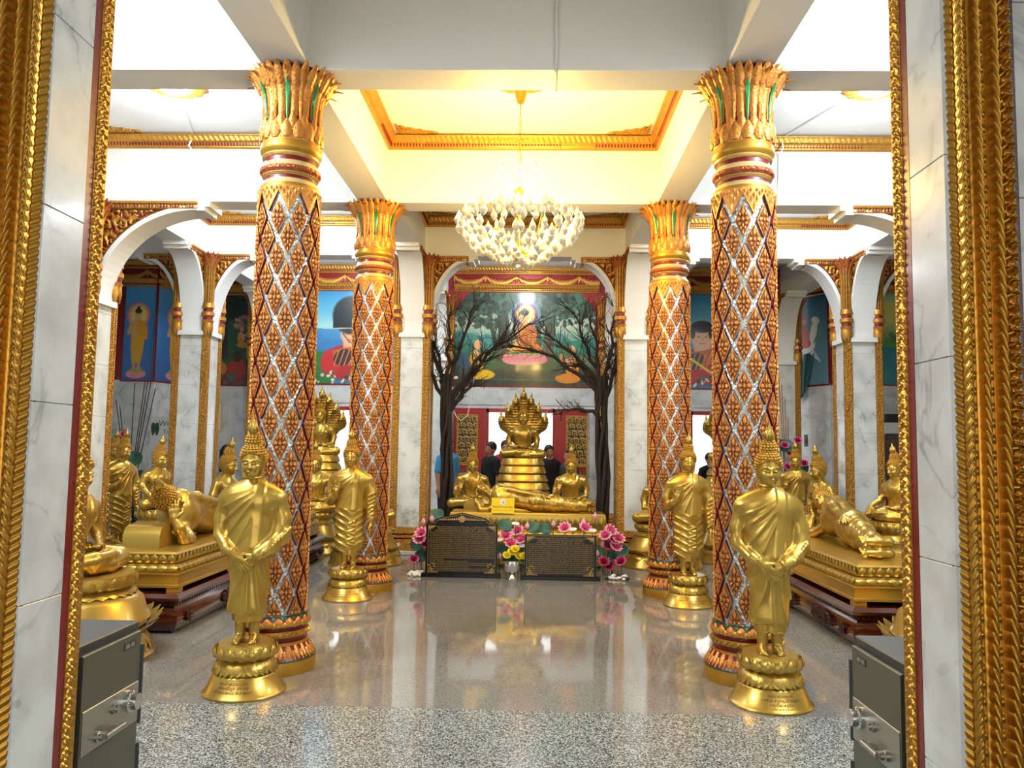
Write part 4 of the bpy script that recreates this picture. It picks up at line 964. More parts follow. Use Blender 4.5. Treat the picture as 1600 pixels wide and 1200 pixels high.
# ================================================================== FIGURES (front is -y)
def head_meshes():
    S = Sculpt((-.1, -.12, -.1), (.1, .12, .24), .0034)
    S.ell((0, .012, .11), (.070, .080, .10), .02); S.ell((0, -.010, .07), (.060, .066, .07), .03); S.ell((0, -.056, .013), (.021, .018, .015), .02)
    for s in (-1, 1):
        S.ell((s*.028, -.046, .056), (.028, .026, .028), .02); S.ell((s*.028, -.067, .0895), (.019, .013, .0080), .003)
        S.path([(s*.009, -.077, .104), (s*.024, -.077, .113), (s*.042, -.068, .112), (s*.057, -.050, .100)], [.0055, .006, .005, .0035], .004)
        S.cone((s*.011, -.076, .0835), (s*.046, -.062, .0830), .0028, .0026, .003, sub=True)
        S.ell((s*.009, -.083, .0585), (.0085, .009, .007), .006)
        S.ell((s*.069, .014, .082), (.010, .022, .036), .008); S.cone((s*.069, .010, .058), (s*.064, .006, -.012), .009, .0075, .006)
    S.cone((0, -.077, .104), (0, -.093, .064), .0055, .0105, .012); S.ell((0, -.0735, .0372), (.022, .010, .0052), .004); S.ell((0, -.071, .0285), (.016, .0105, .0056), .004)
    S.cone((-.023, -.076, .0335), (.023, -.077, .0335), .0026, .0026, .003, sub=True)
    S.cone((0, .014, .03), (0, .018, -.085), .045, .052, .03)
    for z in (-.012, -.034): S.ell((0, .012, z), (.0545, .054, .0085), .006)
    V, F = S.mesh(); me = npmesh('head', V, F, M['gold'])
    S = Sculpt((-.1, -.11, -.01), (.1, .13, .30), .0055); S.ell((0, .012, .118), (.080, .089, .098), .02); S.ripple(lambda X, Y, Z: 0*X); S.D = np.maximum(S.D, ((.085-S.ax[1][None, :, None]*1.05-S.ax[2][None, None, :])/1.45)).astype(np.float32)
    S.ell((0, .016, .222), (.048, .050, .064), .02); hv, hf = S.mesh(); tri = np.concatenate([hf[:, [0, 1, 2]], hf[:, [0, 2, 3]]])
    b = MB(); p = .0185
    for (c, r, z0) in (((0, .012, .118), (.081, .090, .099), None), ((0, .016, .222), (.049, .051, .065), .2)):
        zz = c[2]-r[2]*.9
        n = int(PI*r[2]/p)
        for i in range(1, n+1):
            ph = -PI/2+PI*i/(n+.5); rr = math.cos(ph); N = max(1, int(2*PI*r[0]*rr/p))
            for j in range(N):
                th = 2*PI*(j+.5*(i % 2))/N; q = (c[0]+r[0]*rr*math.cos(th), c[1]+r[1]*rr*math.sin(th), c[2]+r[2]*math.sin(ph))
                if z0 is None and (q[2] < .096-q[1]*1.05 or (abs(q[0]) < .04 and abs(q[1]-.016) < .04 and q[2] > .2)): continue
                if z0 is not None and q[2] < .205: continue
                b.ball(q, .0112, 6, 4)
    cv, cf = np.array(b.v), b.f
    m = bpy.data.meshes.new('hair_curls'); m.from_pydata([tuple(v) for v in hv]+b.v, [], [tuple(f) for f in hf.tolist()]+[tuple(i+len(hv) for i in f) for f in b.f]); m.materials.append(M['gold_hair']); m.polygons.foreach_set('use_smooth', [True]*len(m.polygons)); m.update()
    b = MB(); b.lathe([(.022, .272), (.026, .283), (.018, .288), (.028, .300), (.029, .312), (.020, .338), (.011, .366), (.004, .392), (.0008, .404)], 16)
    for i in range(8): add_petal(b, [(.026, .290), (.034, .312), (.024, .342), (.017, .362)], leafw(.012), 5, .5, .003, 2*PI*i/8)
    return me, m, b.mesh('flame_finial', M['gold'], 50)
HEAD, CURL, FLAME = head_meshes()
def add_head(t, Mx):
    obj('head', HEAD, t, mat=Mx); obj('hair_curls', CURL, t, mat=Mx); obj('flame_finial', FLAME, t, mat=Mx)

def standing_body(pose):
    S = Sculpt((-.30, -.26, -.03), (.30, .20, 1.08), .0058)
    # outer robe
    S.cone((0, .005, .20), (0, .0, .60), .108, .137, .03, 1.42); S.cone((0, 0, .60), (0, .005, .74), .137, .136, .05, 1.4); S.cone((0, .005, .74), (0, .01, .90), .136, .163, .06, 1.5); S.cone((-.10, .012, .93), (.10, .012, .93), .075, .075, .08, 1.15)
    if pose == 'clasp': S.cone((0, .0, .24), (0, .0, .32), .122, .115, .03, 1.4)
    else:
        S.cone((-.03, .0, .26), (-.02, 0, .5), .115, .12, .03, 1.4); S.cone((.05, -.0, .28), (.03, 0, .5), .11, .12, .03, 1.4)
    S.cut(2, .195 if pose == 'clasp' else .185, 1)
    # draped folds
    def folds(X, Y, Z):
        front = np.clip((.05-Y)/.06, 0, 1)
        a = np.arctan2(X-.115, 1.03-Z); up = np.clip((Z-.60)/.06, 0, 1)*np.clip((.07-X)/.04, 0, 1)
        d = -.015*(1-np.abs(np.sin(a*14.5)))**1.4*up*np.clip((1.0-Z)/.1, 0, 1)
        sash = np.clip((.036-np.abs(X-.055-.05*(Z-.75)))/.008, 0, 1)*np.clip((Z-.60)/.02, 0, 1); d = d*(1-sash*front)-.009*sash*front
        if pose == 'clasp':
            c = np.arctan2(X-.02, .86-Z); low = np.clip((.60-Z)/.08, 0, 1); d = d-.019*(1-np.abs(np.sin(c*25+Z*1.5)))**1.3*low*np.clip((X+.05)/.06, .0, 1)
            c2 = np.arctan2(X-.16, .95-Z); d = d-.015*(1-np.abs(np.sin(c2*17)))**1.4*low*np.clip((.0-X)/.05, 0, 1)
        else:
            low = np.clip((.66-Z)/.08, 0, 1); ph = Z*1.0-.55*(X+.03)**1-.9*np.abs(X)*0; d = d-.016*(1-np.abs(np.sin((Z+.55*X)*42)))**1.4*low*np.clip((.02-X)/.05, 0, 1)-.008*(1-np.abs(np.sin((Z-.6*X)*46)))**1.6*low*np.clip((X-.06)/.03, 0, 1)
            zig = np.clip((.042-np.abs(X-.03))/.008, 0, 1)*np.clip((.52-Z)/.02, 0, 1)*np.clip((Z-.24)/.02, 0, 1)*front; d = d*(1-zig)-zig*(.008+.007*np.sin(Z*150+X*60*np.sign(np.sin(Z*75))))
        return d
    S.ripple(folds)
    U = Sculpt((-.30, -.26, -.03), (.30, .20, 1.08), .0058)
    U.cone((0, .003, .10), (0, 0, .30), .098, .105, .02, 1.35); U.cut(2, .138, 1); U.ripple(lambda X, Y, Z: -.003*np.sin(X*90)*np.clip((.22-Z)/.03, 0, 1)); U.cut(2, .138, 1)
    S.D = np.minimum(S.D, U.D)
    for s in (-1, 1):
        S.cone((s*.046, .012, .01), (s*.045, .004, .16), .030, .037, .015); S.path([(s*.046, .03, .026), (s*.05, -.03, .026), (s*.054, -.075, .014)], [.026, .026, .018], .015)
        for i in range(5): S.cone((s*(.036+.009*i), -.075+.004*i, .012), (s*(.037+.0098*i), -.098+.006*i, .009), .0072, .006, .003)
    S.cut(2, .0, 1)
    S.path([(-.16, .012, .935), (0, .012, .965), (.16, .012, .935)], [.055, .062, .055], .05); S.cone((0, .015, .96), (0, .016, 1.04), .056, .05, .03)
    parts = []
    if pose == 'clasp':
        S.path([(-.168, .015, .925), (-.200, .02, .80), (-.198, .0, .69), (-.13, -.085, .615), (-.062, -.128, .575)], [.050, .044, .040, .034, .027], .022)
        S.path([(.168, .015, .925), (.200, .02, .80), (.200, .0, .69), (.14, -.075, .62), (.075, -.122, .58)], [.056, .054, .056, .050, .040], .022)
        for i in range(7):
            f = i/6; S.path([(.258-.118*f, .0-.08*f, .74-.11*f), (.225-.10*f, -.058-.08*f, .70-.10*f), (.178-.09*f, -.055-.085*f, .66-.09*f)], [.009, .013, .009], .007)
        S.path([(.185, .01, .72), (.165, .0, .60)], [.05, .028], .03)
        parts.append(hand_sculpt((-.066, -.128, .578), (.52, -.06, -.62), (-.2, -1, .1), -1, .135, curl=.12)); parts.append(hand_sculpt((.062, -.122, .572), (-.55, -.10, -.62), (.2, -1, .1), 1, .13, curl=.12))
    else:
        S.path([(-.185, .015, .925), (-.222, .02, .80), (-.205, .005, .70), (-.17, -.075, .745), (-.135, -.115, .80)], [.050, .044, .042, .034, .026], .022)
        S.path([(.185, .015, .925), (.22, .02, .80), (.222, .01, .66), (.225, -.015, .53)], [.056, .058, .062, .05], .022)
        for i in range(7): S.path([(.268, -.005, .80-.04*i), (.24, -.05, .785-.043*i), (.195, -.055, .765-.045*i)], [.009, .014, .009], .007)
        S.cone((.225, -.015, .53), (.225, -.03, .45), .03, .026, .01)
        parts.append(hand_sculpt((-.132, -.118, .805), (.12, -.1, 1), (.1, 1, .15), 1, .125, curl=.12)); parts.append(hand_sculpt((.225, -.03, .46), (.02, -.12, -1), (1, -.1, 0), 1, .125, curl=.2))
    V, F = S.mesh(); return npmesh('robed_body', *join([(V, F)]+parts), M['gold'])
def seated_body(pose):
    S = Sculpt((-.42, -.33, -.02), (.42, .26, .52), .0078)
    S.cone((0, .05, .10), (0, .045, .22), .135, .108, .05, 1.25); S.cone((0, .045, .22), (0, .03, .38), .108, .142, .06, 1.35); S.ell((0, .06, .07), (.2, .15, .07), .04)
    S.path([(-.155, .03, .405), (0, .03, .43), (.155, .03, .405)], [.052, .058, .052], .05); S.cone((0, .03, .42), (0, .025, .5), .054, .047, .03); S.ell((-.06, -.035, .345), (.07, .03, .05), .08); S.ell((.06, -.035, .345), (.07, .03, .05), .08)
    sash = lambda X, Y, Z: -.007*np.clip((.03-np.abs(X-.06-.25*(Z-.36)))/.008, 0, 1)*np.clip((.02-Y)/.03, 0, 1)*np.clip((Z-.18)/.03, 0, 1)-.004*np.clip((.004-np.abs(X-.10+.55*(.43-Z)))/.004, 0, 1)*np.clip((.0-Y)/.03, 0, 1)*np.clip((Z-.2)/.03, 0, 1)
    S.ripple(sash)
    S.path([(.10, .04, .085), (.28, -.09, .075)], [.09, .068], .04); S.path([(-.10, .04, .085), (-.28, -.09, .075)], [.09, .068], .04)
    S.path([(.28, -.10, .065), (.08, -.185, .055), (-.08, -.20, .05)], [.06, .052, .036], .02); S.path([(-.28, -.10, .07), (-.06, -.20, .095), (.09, -.185, .105)], [.06, .050, .036], .018)
    S.path([(.09, -.185, .105), (.17, -.165, .105)], [.034, .022], .015); S.cut(2, .0, 1); parts = []
    def arm(s, el, wr, r3=.026): S.path([(s*.18, .03, .395), (s*.212, .045, .29), el, wr], [.049, .043, .038, r3], .02)
    # left hand rests in the lap
    arm(1, (.20, .01, .185), (.075, -.115, .155)); parts.append(hand_sculpt((.08, -.115, .156), (-1, -.18, .02), (0, -.2, -1), 1, .125, .005, .15))
    if pose == 'lap': arm(-1, (-.20, .01, .185), (-.075, -.125, .175)); parts.append(hand_sculpt((-.08, -.125, .178), (1, -.18, .0), (0, -.2, -1), -1, .125, .005, .15))
    if pose == 'knee': arm(-1, (-.225, -.02, .235), (-.235, -.135, .165)); parts.append(hand_sculpt((-.235, -.135, .168), (.05, -.62, -.62), (0, -.7, .7), -1, .125, .005, .2))
    if pose == 'raised': arm(-1, (-.225, -.03, .20), (-.165, -.105, .275)); parts.append(hand_sculpt((-.165, -.105, .278), (.1, -.05, 1), (.1, 1, .1), 1, .125, .005, .1))
    V, F = S.mesh(); return npmesh('seated_body', *join([(V, F)]+parts), M['gold'])
def reclining_body():
    # on its right side: head towards -x, facing -y, feet towards +x; z = 0 is the couch
    S = Sculpt((-1.0, -.30, -.02), (1.12, .22, .56), .011)
    S.path([(-.42, .02, .24), (-.25, .02, .215), (-.05, .02, .175), (.12, .02, .17), (.4, .01, .135), (.72, 0, .105), (.90, 0, .10)], [.165, .15, .125, .155, .125, .088, .080], .06, 1.15)
    S.cone((-.42, .02, .24), (-.44, .02, .34), .12, .075, .08); S.cone((-.40, .0, .16), (-.52, -.02, .12), .12, .07, .08); S.cone((-.5, .01, .26), (-.63, .0, .30), .055, .050, .05)
    S.ripple(lambda X, Y, Z: -.0045*np.sin((X+.35*Z)*70)*np.clip((X+.1)/.1, 0, 1)*np.clip((.82-X)/.1, 0, 1)*.6-.006*np.clip((.012-np.abs(X+.33-.7*(Z-.2)))/.006, 0, 1))
    S.cut(0, .90, -1)
    S.cone((.85, .0, .055), (.95, 0, .05), .038, .034, .02); S.cone((.85, 0, .145), (.96, 0, .14), .038, .034, .02)
    for z in (.052, .142):
        S.path([(.985, .06, z), (.99, -.02, z), (.985, -.12, z)], [.040, .040, .032], .02)
        for i in range(5): S.cone((.965+.012*i, -.125, z+.03-.015*i), (.965+.012*i, -.165+.005*i, z+.03-.015*i), .012, .010, .004)
    S.cut(0, 1.03, -1)
    # left arm along the body, right arm props the head
    S.path([(-.44, -.02, .355), (-.26, -.06, .34), (-.05, -.07, .295), (.20, -.08, .265)], [.062, .052, .045, .030], .03)
    S.path([(-.50, -.07, .11), (-.60, -.16, .045), (-.70, -.17, .045), (-.76, -.15, .14), (-.775, -.12, .205)], [.055, .048, .045, .038, .030], .03)
    S.cut(2, .0, 1); V, F = S.mesh()
    parts = [hand_sculpt((.20, -.08, .268), (1, -.05, -.18), (0, -.4, 1), 1, .15, .006, .1), hand_sculpt((-.775, -.12, .205), (-.12, .1, 1), (-1, -.3, 0), 1, .15, .006, .15)]
    return npmesh('reclining_body', *join([(V, F)]+parts), M['gold'])
BODY = {k: standing_body(k) for k in ('clasp', 'raised_hand')}
BODY.update({k: seated_body(k) for k in ('lap', 'knee', 'raised')}); BODY['recline'] = reclining_body()

# ---- pedestals
def pedestal_mesh():
    b = MB(); b.lathe([(.260, 0), (.263, .012), (.256, .022), (.243, .030), (.203, .122), (.198, .130), (.188, .134), (.196, .140), (.178, .185), (.160, .212), (.156, .220), (.178, .236), (.189, .262), (.184, .290), (.176, .302), (.172, .315)], 64)
    for i in range(16):
        a = 2*PI*i/16; add_petal(b, [(.164, .214), (.190, .185), (.208, .138)], rounded(.037), 6, .30, .006, a); add_petal(b, [(.17, .20), (.192, .165), (.204, .134)], leafw(.026), 5, .3, .006, a+PI/16)
        add_petal(b, [(.170, .226), (.196, .246), (.201, .276), (.192, .304)], leafw(.042), 7, .28, .006, a+.1); add_petal(b, [(.175, .234), (.193, .260), (.190, .308)], leafw(.026), 5, .25, .005, a+.1+PI/16)
    return b.mesh('pedestal', M['gold'], 40)
PED = pedestal_mesh()
def ped_r(z): return .243+(.203-.243)*(z-.030)/.092
def inscription(t, lines, size, ang, z0=.106, dz=.0235):
    b = MB()
    for i, s in enumerate(lines): text_round(b, s, size, ped_r, z0-dz*i-size*.5, ang)
    if b.f: b.build('inscription', M['browntext'], t, 0)
def standing_statue(x, y, rz, pose, label, lines=None, lang=-PI/2, tilt=7, turn=0, sc=1.0, group=None, tsize=.023):
    t = thing('standing_buddha_statue', label, 'statue', (x, y, 0), rz, group, sc)
    obj('pedestal', PED, t); obj('robed_body', BODY[pose], t, (0, 0, .312))
    add_head(t, Matrix.Translation((0, -.008, .312+1.083)) @ Matrix.Rotation(math.radians(turn), 4, 'Z') @ Matrix.Rotation(math.radians(tilt), 4, 'X'))
    if lines: inscription(t, lines, tsize, lang)
    return t
TH1 = ['พระปางถวายเนตร', 'นายเมธีโชค  เกิดผล', 'สร้างถวายเมื่อ พ.ศ.๒๕๔๑']
TH2 = ['พระปางถวายเนตร', 'นางหนุน หมู่บ้าน มีวิจิตรบุตร', 'นายเรือน หมู่บ้าน', 'เมื่อ พ.ศ.๒๕๔๑']
TH3 = ['พระปางประทานพร', 'นายวิชัย พร้อมครอบครัว และญาติมิตร', 'สร้างถวายไว้ในพระพุทธศาสนา', 'เมื่อ พ.ศ.๒๕๔๑']
standing_statue(-1.70, 5.31, .10, 'clasp', 'gold standing statue with clasped hands, three-line inscription, before a lozenge column', TH1, -PI/2-.1, tsize=.026)
standing_statue(1.70, 5.31, -.06, 'clasp', 'gold standing statue with clasped hands, four-line inscription, before a lozenge column', TH2, -PI/2+.08, tsize=.0225)
standing_statue(-1.775, 8.54, .08, 'raised_hand', 'gold standing statue with a raised hand, smaller in view, before the left far column', TH3, -PI/2-.05, tsize=.021)
standing_statue(1.80, 8.54, .0, 'raised_hand', 'gold standing statue with a raised hand before the right far column', TH3, -PI/2+.05, tsize=.021)
standing_statue(-5.16, 10.3, 1.2, 'raised_hand', 'gold standing statue in profile with a raised hand, behind the left reclining statue', group=None)
standing_statue(-5.75, 11.2, .95, 'raised_hand', 'gold standing statue half hidden behind another standing statue by the left piers')
standing_statue(4.05, 12.0, -.35, 'raised_hand', 'gold standing statue behind the right reclining statue, only its head and shoulders showing', sc=.99)

def round_base(r, h, bell=True, flare=False, mat_='gold'):
    """turned lotus base for a seated statue, its top at z = h"""
    b = MB(); k = r
    if flare:
        b.lathe([(k*.95, 0), (k*.97, h*.04), (k*.93, h*.06), (k*.86, h*.2), (k*.80, h*.26), (k*.86, h*.34), (k*.80, h*.40), (k*.90, h*.46), (k*.88, h*.50), (k*.86, h*.52), (k*.80, h*.70), (k*.74, h*.74), (k*.66, h*.78), (k*.62, h*.84), (k*.70, h*.92), (k*.68, h)], 56)
        for i in range(28):
            a = 2*PI*i/28; add_petal(b, [(k*.82, h*.36), (k*.93, h*.42), (k*1.05, h*.52)], leafw(.075*k/.6), 6, .2, .008, a); add_petal(b, [(k*.82, h*.30), (k*.90, h*.37), (k*1.0, h*.42)], leafw(.07*k/.6), 6, .2, .008, a+PI/28)
            add_petal(b, [(k*.8, h*.27), (k*.9, h*.2), (k*.93, h*.08)], rounded(.06*k/.6), 6, .2, .006, a)
            add_petal(b, [(k*.62, h*.84), (k*.70, h*.9), (k*.71, h*.985)], leafw(.075*k/.6), 5, .25, .006, a); add_petal(b, [(k*.62, h*.84), (k*.70, h*.79), (k*.73, h*.755)], leafw(.07*k/.6), 5, .25, .006, a)
    else:
        b.lathe([(k, 0), (k*1.01, h*.03), (k*.98, h*.06), (k*.94, h*.2), (k*.84, h*.3), (k*.82, h*.34), (k*.88, h*.40), (k*.84, h*.44), (k*.72, h*.62), (k*.68, h*.70), (k*.70, h*.74), (k*.58, h*.80), (k*.56, h*.84), (k*.64, h*.93), (k*.62, h)], 48)
        for i in range(20):
            a = 2*PI*i/20; add_petal(b, [(k*.83, h*.34), (k*.9, h*.38), (k*.98, h*.44)], leafw(.1*k/.6), 5, .2, .008, a); add_petal(b, [(k*.83, h*.33), (k*.92, h*.26), (k*.96, h*.16)], rounded(.085*k/.6), 5, .2, .006, a)
            add_petal(b, [(k*.57, h*.85), (k*.65, h*.92), (k*.65, h*.99)], leafw(.09*k/.6), 5, .25, .006, a); add_petal(b, [(k*.57, h*.83), (k*.63, h*.79), (k*.69, h*.755)], leafw(.09*k/.6), 5, .25, .006, a)
    return b.mesh('lotus_base', M[mat_], 40)
BASES = {}
def seated_statue(x, y, rz, pose, label, seat, sc, r=.5, flare=False, tilt=6, turn=0, group=None, base=True, z0=0.0, name='seated_buddha_statue'):
    """seat: height of the seat above the floor; sc: 1.0 is 0.9 m from seat to finial"""
    t = thing(name, label, 'statue', (x, y, z0), rz, group); s = Matrix.Scale(sc, 4)
    if base:
        k = (round(r, 3), round(seat, 3), flare)
        if k not in BASES: BASES[k] = round_base(r, seat, flare=flare)
        obj('lotus_base', BASES[k], t)
    else: seat = 0.0
    obj('seated_body', BODY[pose], t, mat=Matrix.Translation((0, .04*sc, seat-.006)) @ s)
    add_head(t, Matrix.Translation((0, .04*sc, seat)) @ s @ Matrix.Translation((0, .0, .505)) @ Matrix.Rotation(math.radians(turn), 4, 'Z') @ Matrix.Rotation(math.radians(tilt), 4, 'X'))
    return t
L1 = seated_statue(-3.25, 6.02, 1.38, 'raised', 'large gold seated statue on a flaring lotus base beside the left safe', .615, 1.24, .58, True)
seated_statue(3.33, 6.00, -1.25, 'raised', 'gold seated statue on a flaring lotus base behind the right safe', .615, 1.24, .58, True)
seated_statue(-4.42, 9.82, 1.2, 'knee', 'gold seated statue touching its knee, between the two left square piers', .80, 1.0, .42)
seated_statue(-4.22, 11.6, 1.45, 'lap', 'gold seated statue in profile just right of the left marble pier', .48, 1.36, .42)
seated_statue(4.02, 11.1, -1.35, 'lap', 'gold seated statue in profile facing the nave, above the right reclining statue', .62, 1.22, .45)
seated_statue(4.25, 9.25, -1.2, 'knee', 'gold seated statue touching its knee, partly hidden by the right door frame', .84, .98, .42)
seated_statue(-3.14, 12.12, .15, 'lap', 'gold seated statue in front of the left naga statue, behind the standing one', .60, 1.2, .45)
seated_statue(3.02, 11.9, -.1, 'lap', 'gold seated statue in front of the right naga statue, behind the standing one', .62, 1.18, .45)
seated_statue(-2.12, 11.1, .2, 'lap', 'gold seated statue mostly hidden behind the left far lozenge column', .58, 1.15, .5)
seated_statue(1.97, 11.36, -.2, 'lap', 'gold seated statue on a bell-shaped base behind the right far lozenge column', .58, 1.15, .56)

# ================================================================== RECLINING STATUES ON THEIR COUCHES
def rect_rings(b, prof, L, Wd, m=0, cx=0, cy=0):
    """stack of rectangles: prof (outset, z, material of the band above)"""
    V = []; F = []; Mi = []
    for p in prof:
        a, c = L/2+p[0], Wd/2+p[0]; V += [(cx-a, cy-c, p[1]), (cx+a, cy-c, p[1]), (cx+a, cy+c, p[1]), (cx-a, cy+c, p[1])]
    for k in range(len(prof)-1):
        for i in range(4): j = (i+1) % 4; F.append((4*k+i, 4*k+j, 4*k+4+j, 4*k+4+i)); Mi.append(prof[k][2] if len(prof[k]) > 2 else m)
    F += [(3, 2, 1, 0), tuple(4*(len(prof)-1)+i for i in range(4))]; Mi += [m, m]; b.add(V, F, Mi)
def edge_petals(b, L, Wd, path, w, pitch, shape, m=0):
    for (ux, uy, n, half) in ((1, 0, 0, Wd/2), (0, 1, 1, L/2)):
        ln = L if n == 0 else Wd; N = max(1, int(round(ln/pitch)))
        for s in (-1, 1):
            for i in range(N):
                q = -ln/2+ln*(i+.5)/N; ang = (-PI/2 if s < 0 else PI/2) if n == 0 else (PI if s < 0 else 0); d = (math.cos(ang), math.sin(ang))
                base = (q+d[0]*0, s*half) if n == 0 else (s*half, q)
                add_petal(b, [(10+r, z) for r, z in path], shape(w), 5, .28, .005, ang, (base[0]-10*d[0], base[1]-10*d[1], 0), m)
def couch_mesh(L, Wd, h, legs=True):
    b = MB(); rect_rings(b, [(0, .03), (.012, .035), (.012, .055), (0, .06), (0, h*.42), (.02, h*.44), (.02, h*.48), (-.015, h*.5), (-.01, h*.66), (-.06, h*.70), (-.045, h*.76), (-.035, h*.95), (-.05, h)], L, Wd)
    for sx in (-1, 1):
        for sy in (-1, 1): b.box(sx*L/2-sx*.05-.05, sx*L/2-sx*.05+.05, sy*Wd/2-sy*.05-.05, sy*Wd/2-sy*.05+.05, 0, .04)
    edge_petals(b, L-.03, Wd-.03, [(-.01, h*.67), (.012, h*.62), (.02, h*.50)], .044, .095, rounded); edge_petals(b, L-.09, Wd-.09, [(-.005, h*.73), (.014, h*.80), (.012, h*.94)], .036, .078, rounded)
    return b.mesh('lotus_couch', M['gold'], 40)
def reclining_statue(loc, rz, sc, label, couch, cx, yaw=0.0, look=0.0):
    t = thing('reclining_buddha_statue', label, 'statue', loc, rz); h = couch[2]; s = Matrix.Scale(sc, 4); off = Matrix.Translation((cx+sc, 0, h-.008)) @ Matrix.Rotation(yaw, 4, 'Z') @ Matrix.Translation((-sc, 0, 0))
    obj('lotus_couch', couch_mesh(*couch), t); obj('reclining_body', BODY['recline'], t, mat=off @ s)
    R = Matrix(((.52, 0, -.854, 0), (0, 1, 0, 0), (.854, 0, .52, 0), (0, 0, 0, 1)))
    add_head(t, off @ s @ Matrix.Translation((-.63, -.035, .295)) @ R @ Matrix.Scale(1.12, 4) @ Matrix.Rotation(look, 4, 'Z') @ Matrix.Rotation(.05, 4, 'X'))
    b = MB(); P = []
    for k in range(9):
        a = PI*k/8; P.append((-.82-.13*math.cos(a)*(1.15 if k < 4 else 1), .0+.17*math.sin(a)**.5))
    b.prism([(-.97, 0), (-.97, .10), (-.94, .15), (-.88, .175), (-.76, .18), (-.70, .16), (-.67, .11), (-.67, 0)], -.10, .18); o = b.build('pillow', M['gold'], t, 60); o.matrix_local = off @ s
    return t
def wood_plinth(x0, x1, y0, y1, h, label):
    L, Wd = x1-x0, y1-y0; t = thing('wooden_altar_plinth', label, 'plinth', ((x0+x1)/2, (y0+y1)/2, 0)); b = MB()
    rect_rings(b, [(-.05, 0, 0), (-.01, .03, 0), (.02, .09, 0), (.015, .15, 0), (-.03, .21, 0), (-.035, .225, 1), (-.01, .23, 1), (-.01, .265, 0), (.03, .275, 0), (.035, .30, 0), (.0, h, 0)], L, Wd); b.build('body', [M['wood'], M['woodd']], t, 40)
    def carve(ln, n, hh, nm):
        def pat(U, V): return scroll(U, V, .07)*.8+.5*scroll(U+.03, V, .045)
        return relief(nm, ln, hh, lambda U, V: .005+.028*np.clip(pat(U, V), 0, 1), int(ln/.011), int(hh/.011), M['woodd'], keep=lambda U, V: (pat(U, V) > .22) & (((U-ln/2)/(ln/2))**2+((V-hh/2)/(hh/2))**2 < 1))
    m1 = carve(.55, 0, .15, 'carved_spray'); m2 = carve(.12, 0, .12, 'carved_spray')
    for sx, rz in ((-1, -PI/2), (1, PI/2)):
        for i in range(4):
            y = (-1.15+.95*i)
            obj('carved_spray', m1, t, (sx*(L/2+.016), y+(.275 if sx < 0 else -.275), .045), rz)
        for y in (-Wd/2+.2, Wd/2-.2): obj('carved_spray', m2, t, (sx*(L/2+.014), y+(.06 if sx < 0 else -.06), .06), rz)
    # dentil row under the top edge
    b = MB()
    for sx in (-1, 1):
        n = int(Wd/.05)
        for i in range(n): y = -Wd/2+.03+i*.05; xx = sx*(L/2+.0); b.box(min(xx, xx+sx*-.02)-.0, max(xx, xx+sx*-.02), y, y+.025, .232, .262)
    n = int(L/.05)
    for i in range(n): x = -L/2+.03+i*.05; b.box(x, x+.025, -Wd/2+.0, -Wd/2+.02, .232, .262)
    o = b.build('dentils', M['wood'], t, 0); o['kind'] = 'stuff'; return t
PX0, PX1, PY0, PY1, PHt = 2.83, 3.75, 6.80, 11.55, .33
wood_plinth(-PX1, -PX0, PY0, PY1, PHt, 'dark carved rosewood plinth under the left reclining statue'); wood_plinth(PX0, PX1, PY0, 10.45, PHt, 'dark carved rosewood plinth under the right reclining statue')
CL, CW, CH = 4.55, .84, .33
reclining_statue((-3.29, 9.18, PHt), PI/2, 1.2, 'gold reclining statue on the left couch, crown of its head towards the doorway', (CL, CW, CH), -.85)
# right one: feet towards the doorway
t = reclining_statue((3.29, 8.62, PHt), -PI/2, 1.13, 'gold reclining statue on the right couch, soles of its feet towards the doorway', (3.45, CW, CH), .17, -.11, .65)
reclining_statue((.10, 11.28, .0), 0, .92, 'gold reclining statue on the middle altar, head on hand, behind the black plaques', (2.2, .62, .72), .0)

# ================================================================== NAGA STATUES
def naga_meshes():
    S = Sculpt((-.46, -.12, .1), (.46, .30, 1.22), .0105)
    S.ell((0, .17, .55), (.27, .045, .38), .05)
    tips = [(0, 1.02, .0), (.115, .93, .0), (-.115, .93, .0), (.225, .80, .0), (-.225, .80, .0), (.325, .655, .0), (-.325, .655, .0)]
    for x, z, _ in tips:
        k = abs(x)/.325; S.path([(x*.25, .19, .34), (x*.85, .18, .34+(z-.34)*.55), (x*1.0, .10, z-.10)], [.06, .085, .06], .04)
        S.ell((x, .055, z-.06), (.052, .062, .058), .015); S.cone((x, .03, z-.07), (x, -.045, z-.085), .03, .018, .01)
        S.cone((x, .06, z-.03), (x*1.07, .07, z+.075), .026, .006, .012); S.cone((x, .09, z-.02), (x*1.05, .12, z+.02), .028, .008, .01)
    S.ripple(lambda X, Y, Z: -.004*np.sin(Z*160)*np.clip((.14-Y)/.04, 0, 1)*np.clip((.5-np.abs(X))/.1, 0, 1))
    V, F = S.mesh(); hood = npmesh('naga_hood', V, F, M['gold'])
    b = MB(); prof = []; n = 7; z = .0; h = .1286; r = .53
    for i in range(n):
        k = 1-.055*i; prof += [(r*k*.90, z), (r*k, z+h*.22), (r*k*.985, z+h*.42), (r*k*.90, z+h*.98)]; z += h
    b.lathe(prof, 36, sy=.72)
    # give the coils flattened, squarish sides
    V = []
    for x, y, zz in b.v:
        a = math.atan2(y/.72, x); q = 1/(abs(math.cos(a))**4+abs(math.sin(a))**4)**.25; V.append((x*(1+.55*(q-1)), y*(1+.55*(q-1)), zz))
    b.v = V; coil = b.mesh('coiled_base', M['gold'], 50)
    b = MB(); rect_rings(b, [(0, 0), (.02, .03), (.0, .08), (-.03, .14), (-.03, .40), (0, .44), (.03, .50), (.02, .548)], 1.10, .80); blk = b.mesh('plinth', M['gold'], 30)
    return hood, coil, blk
NAGA = naga_meshes()
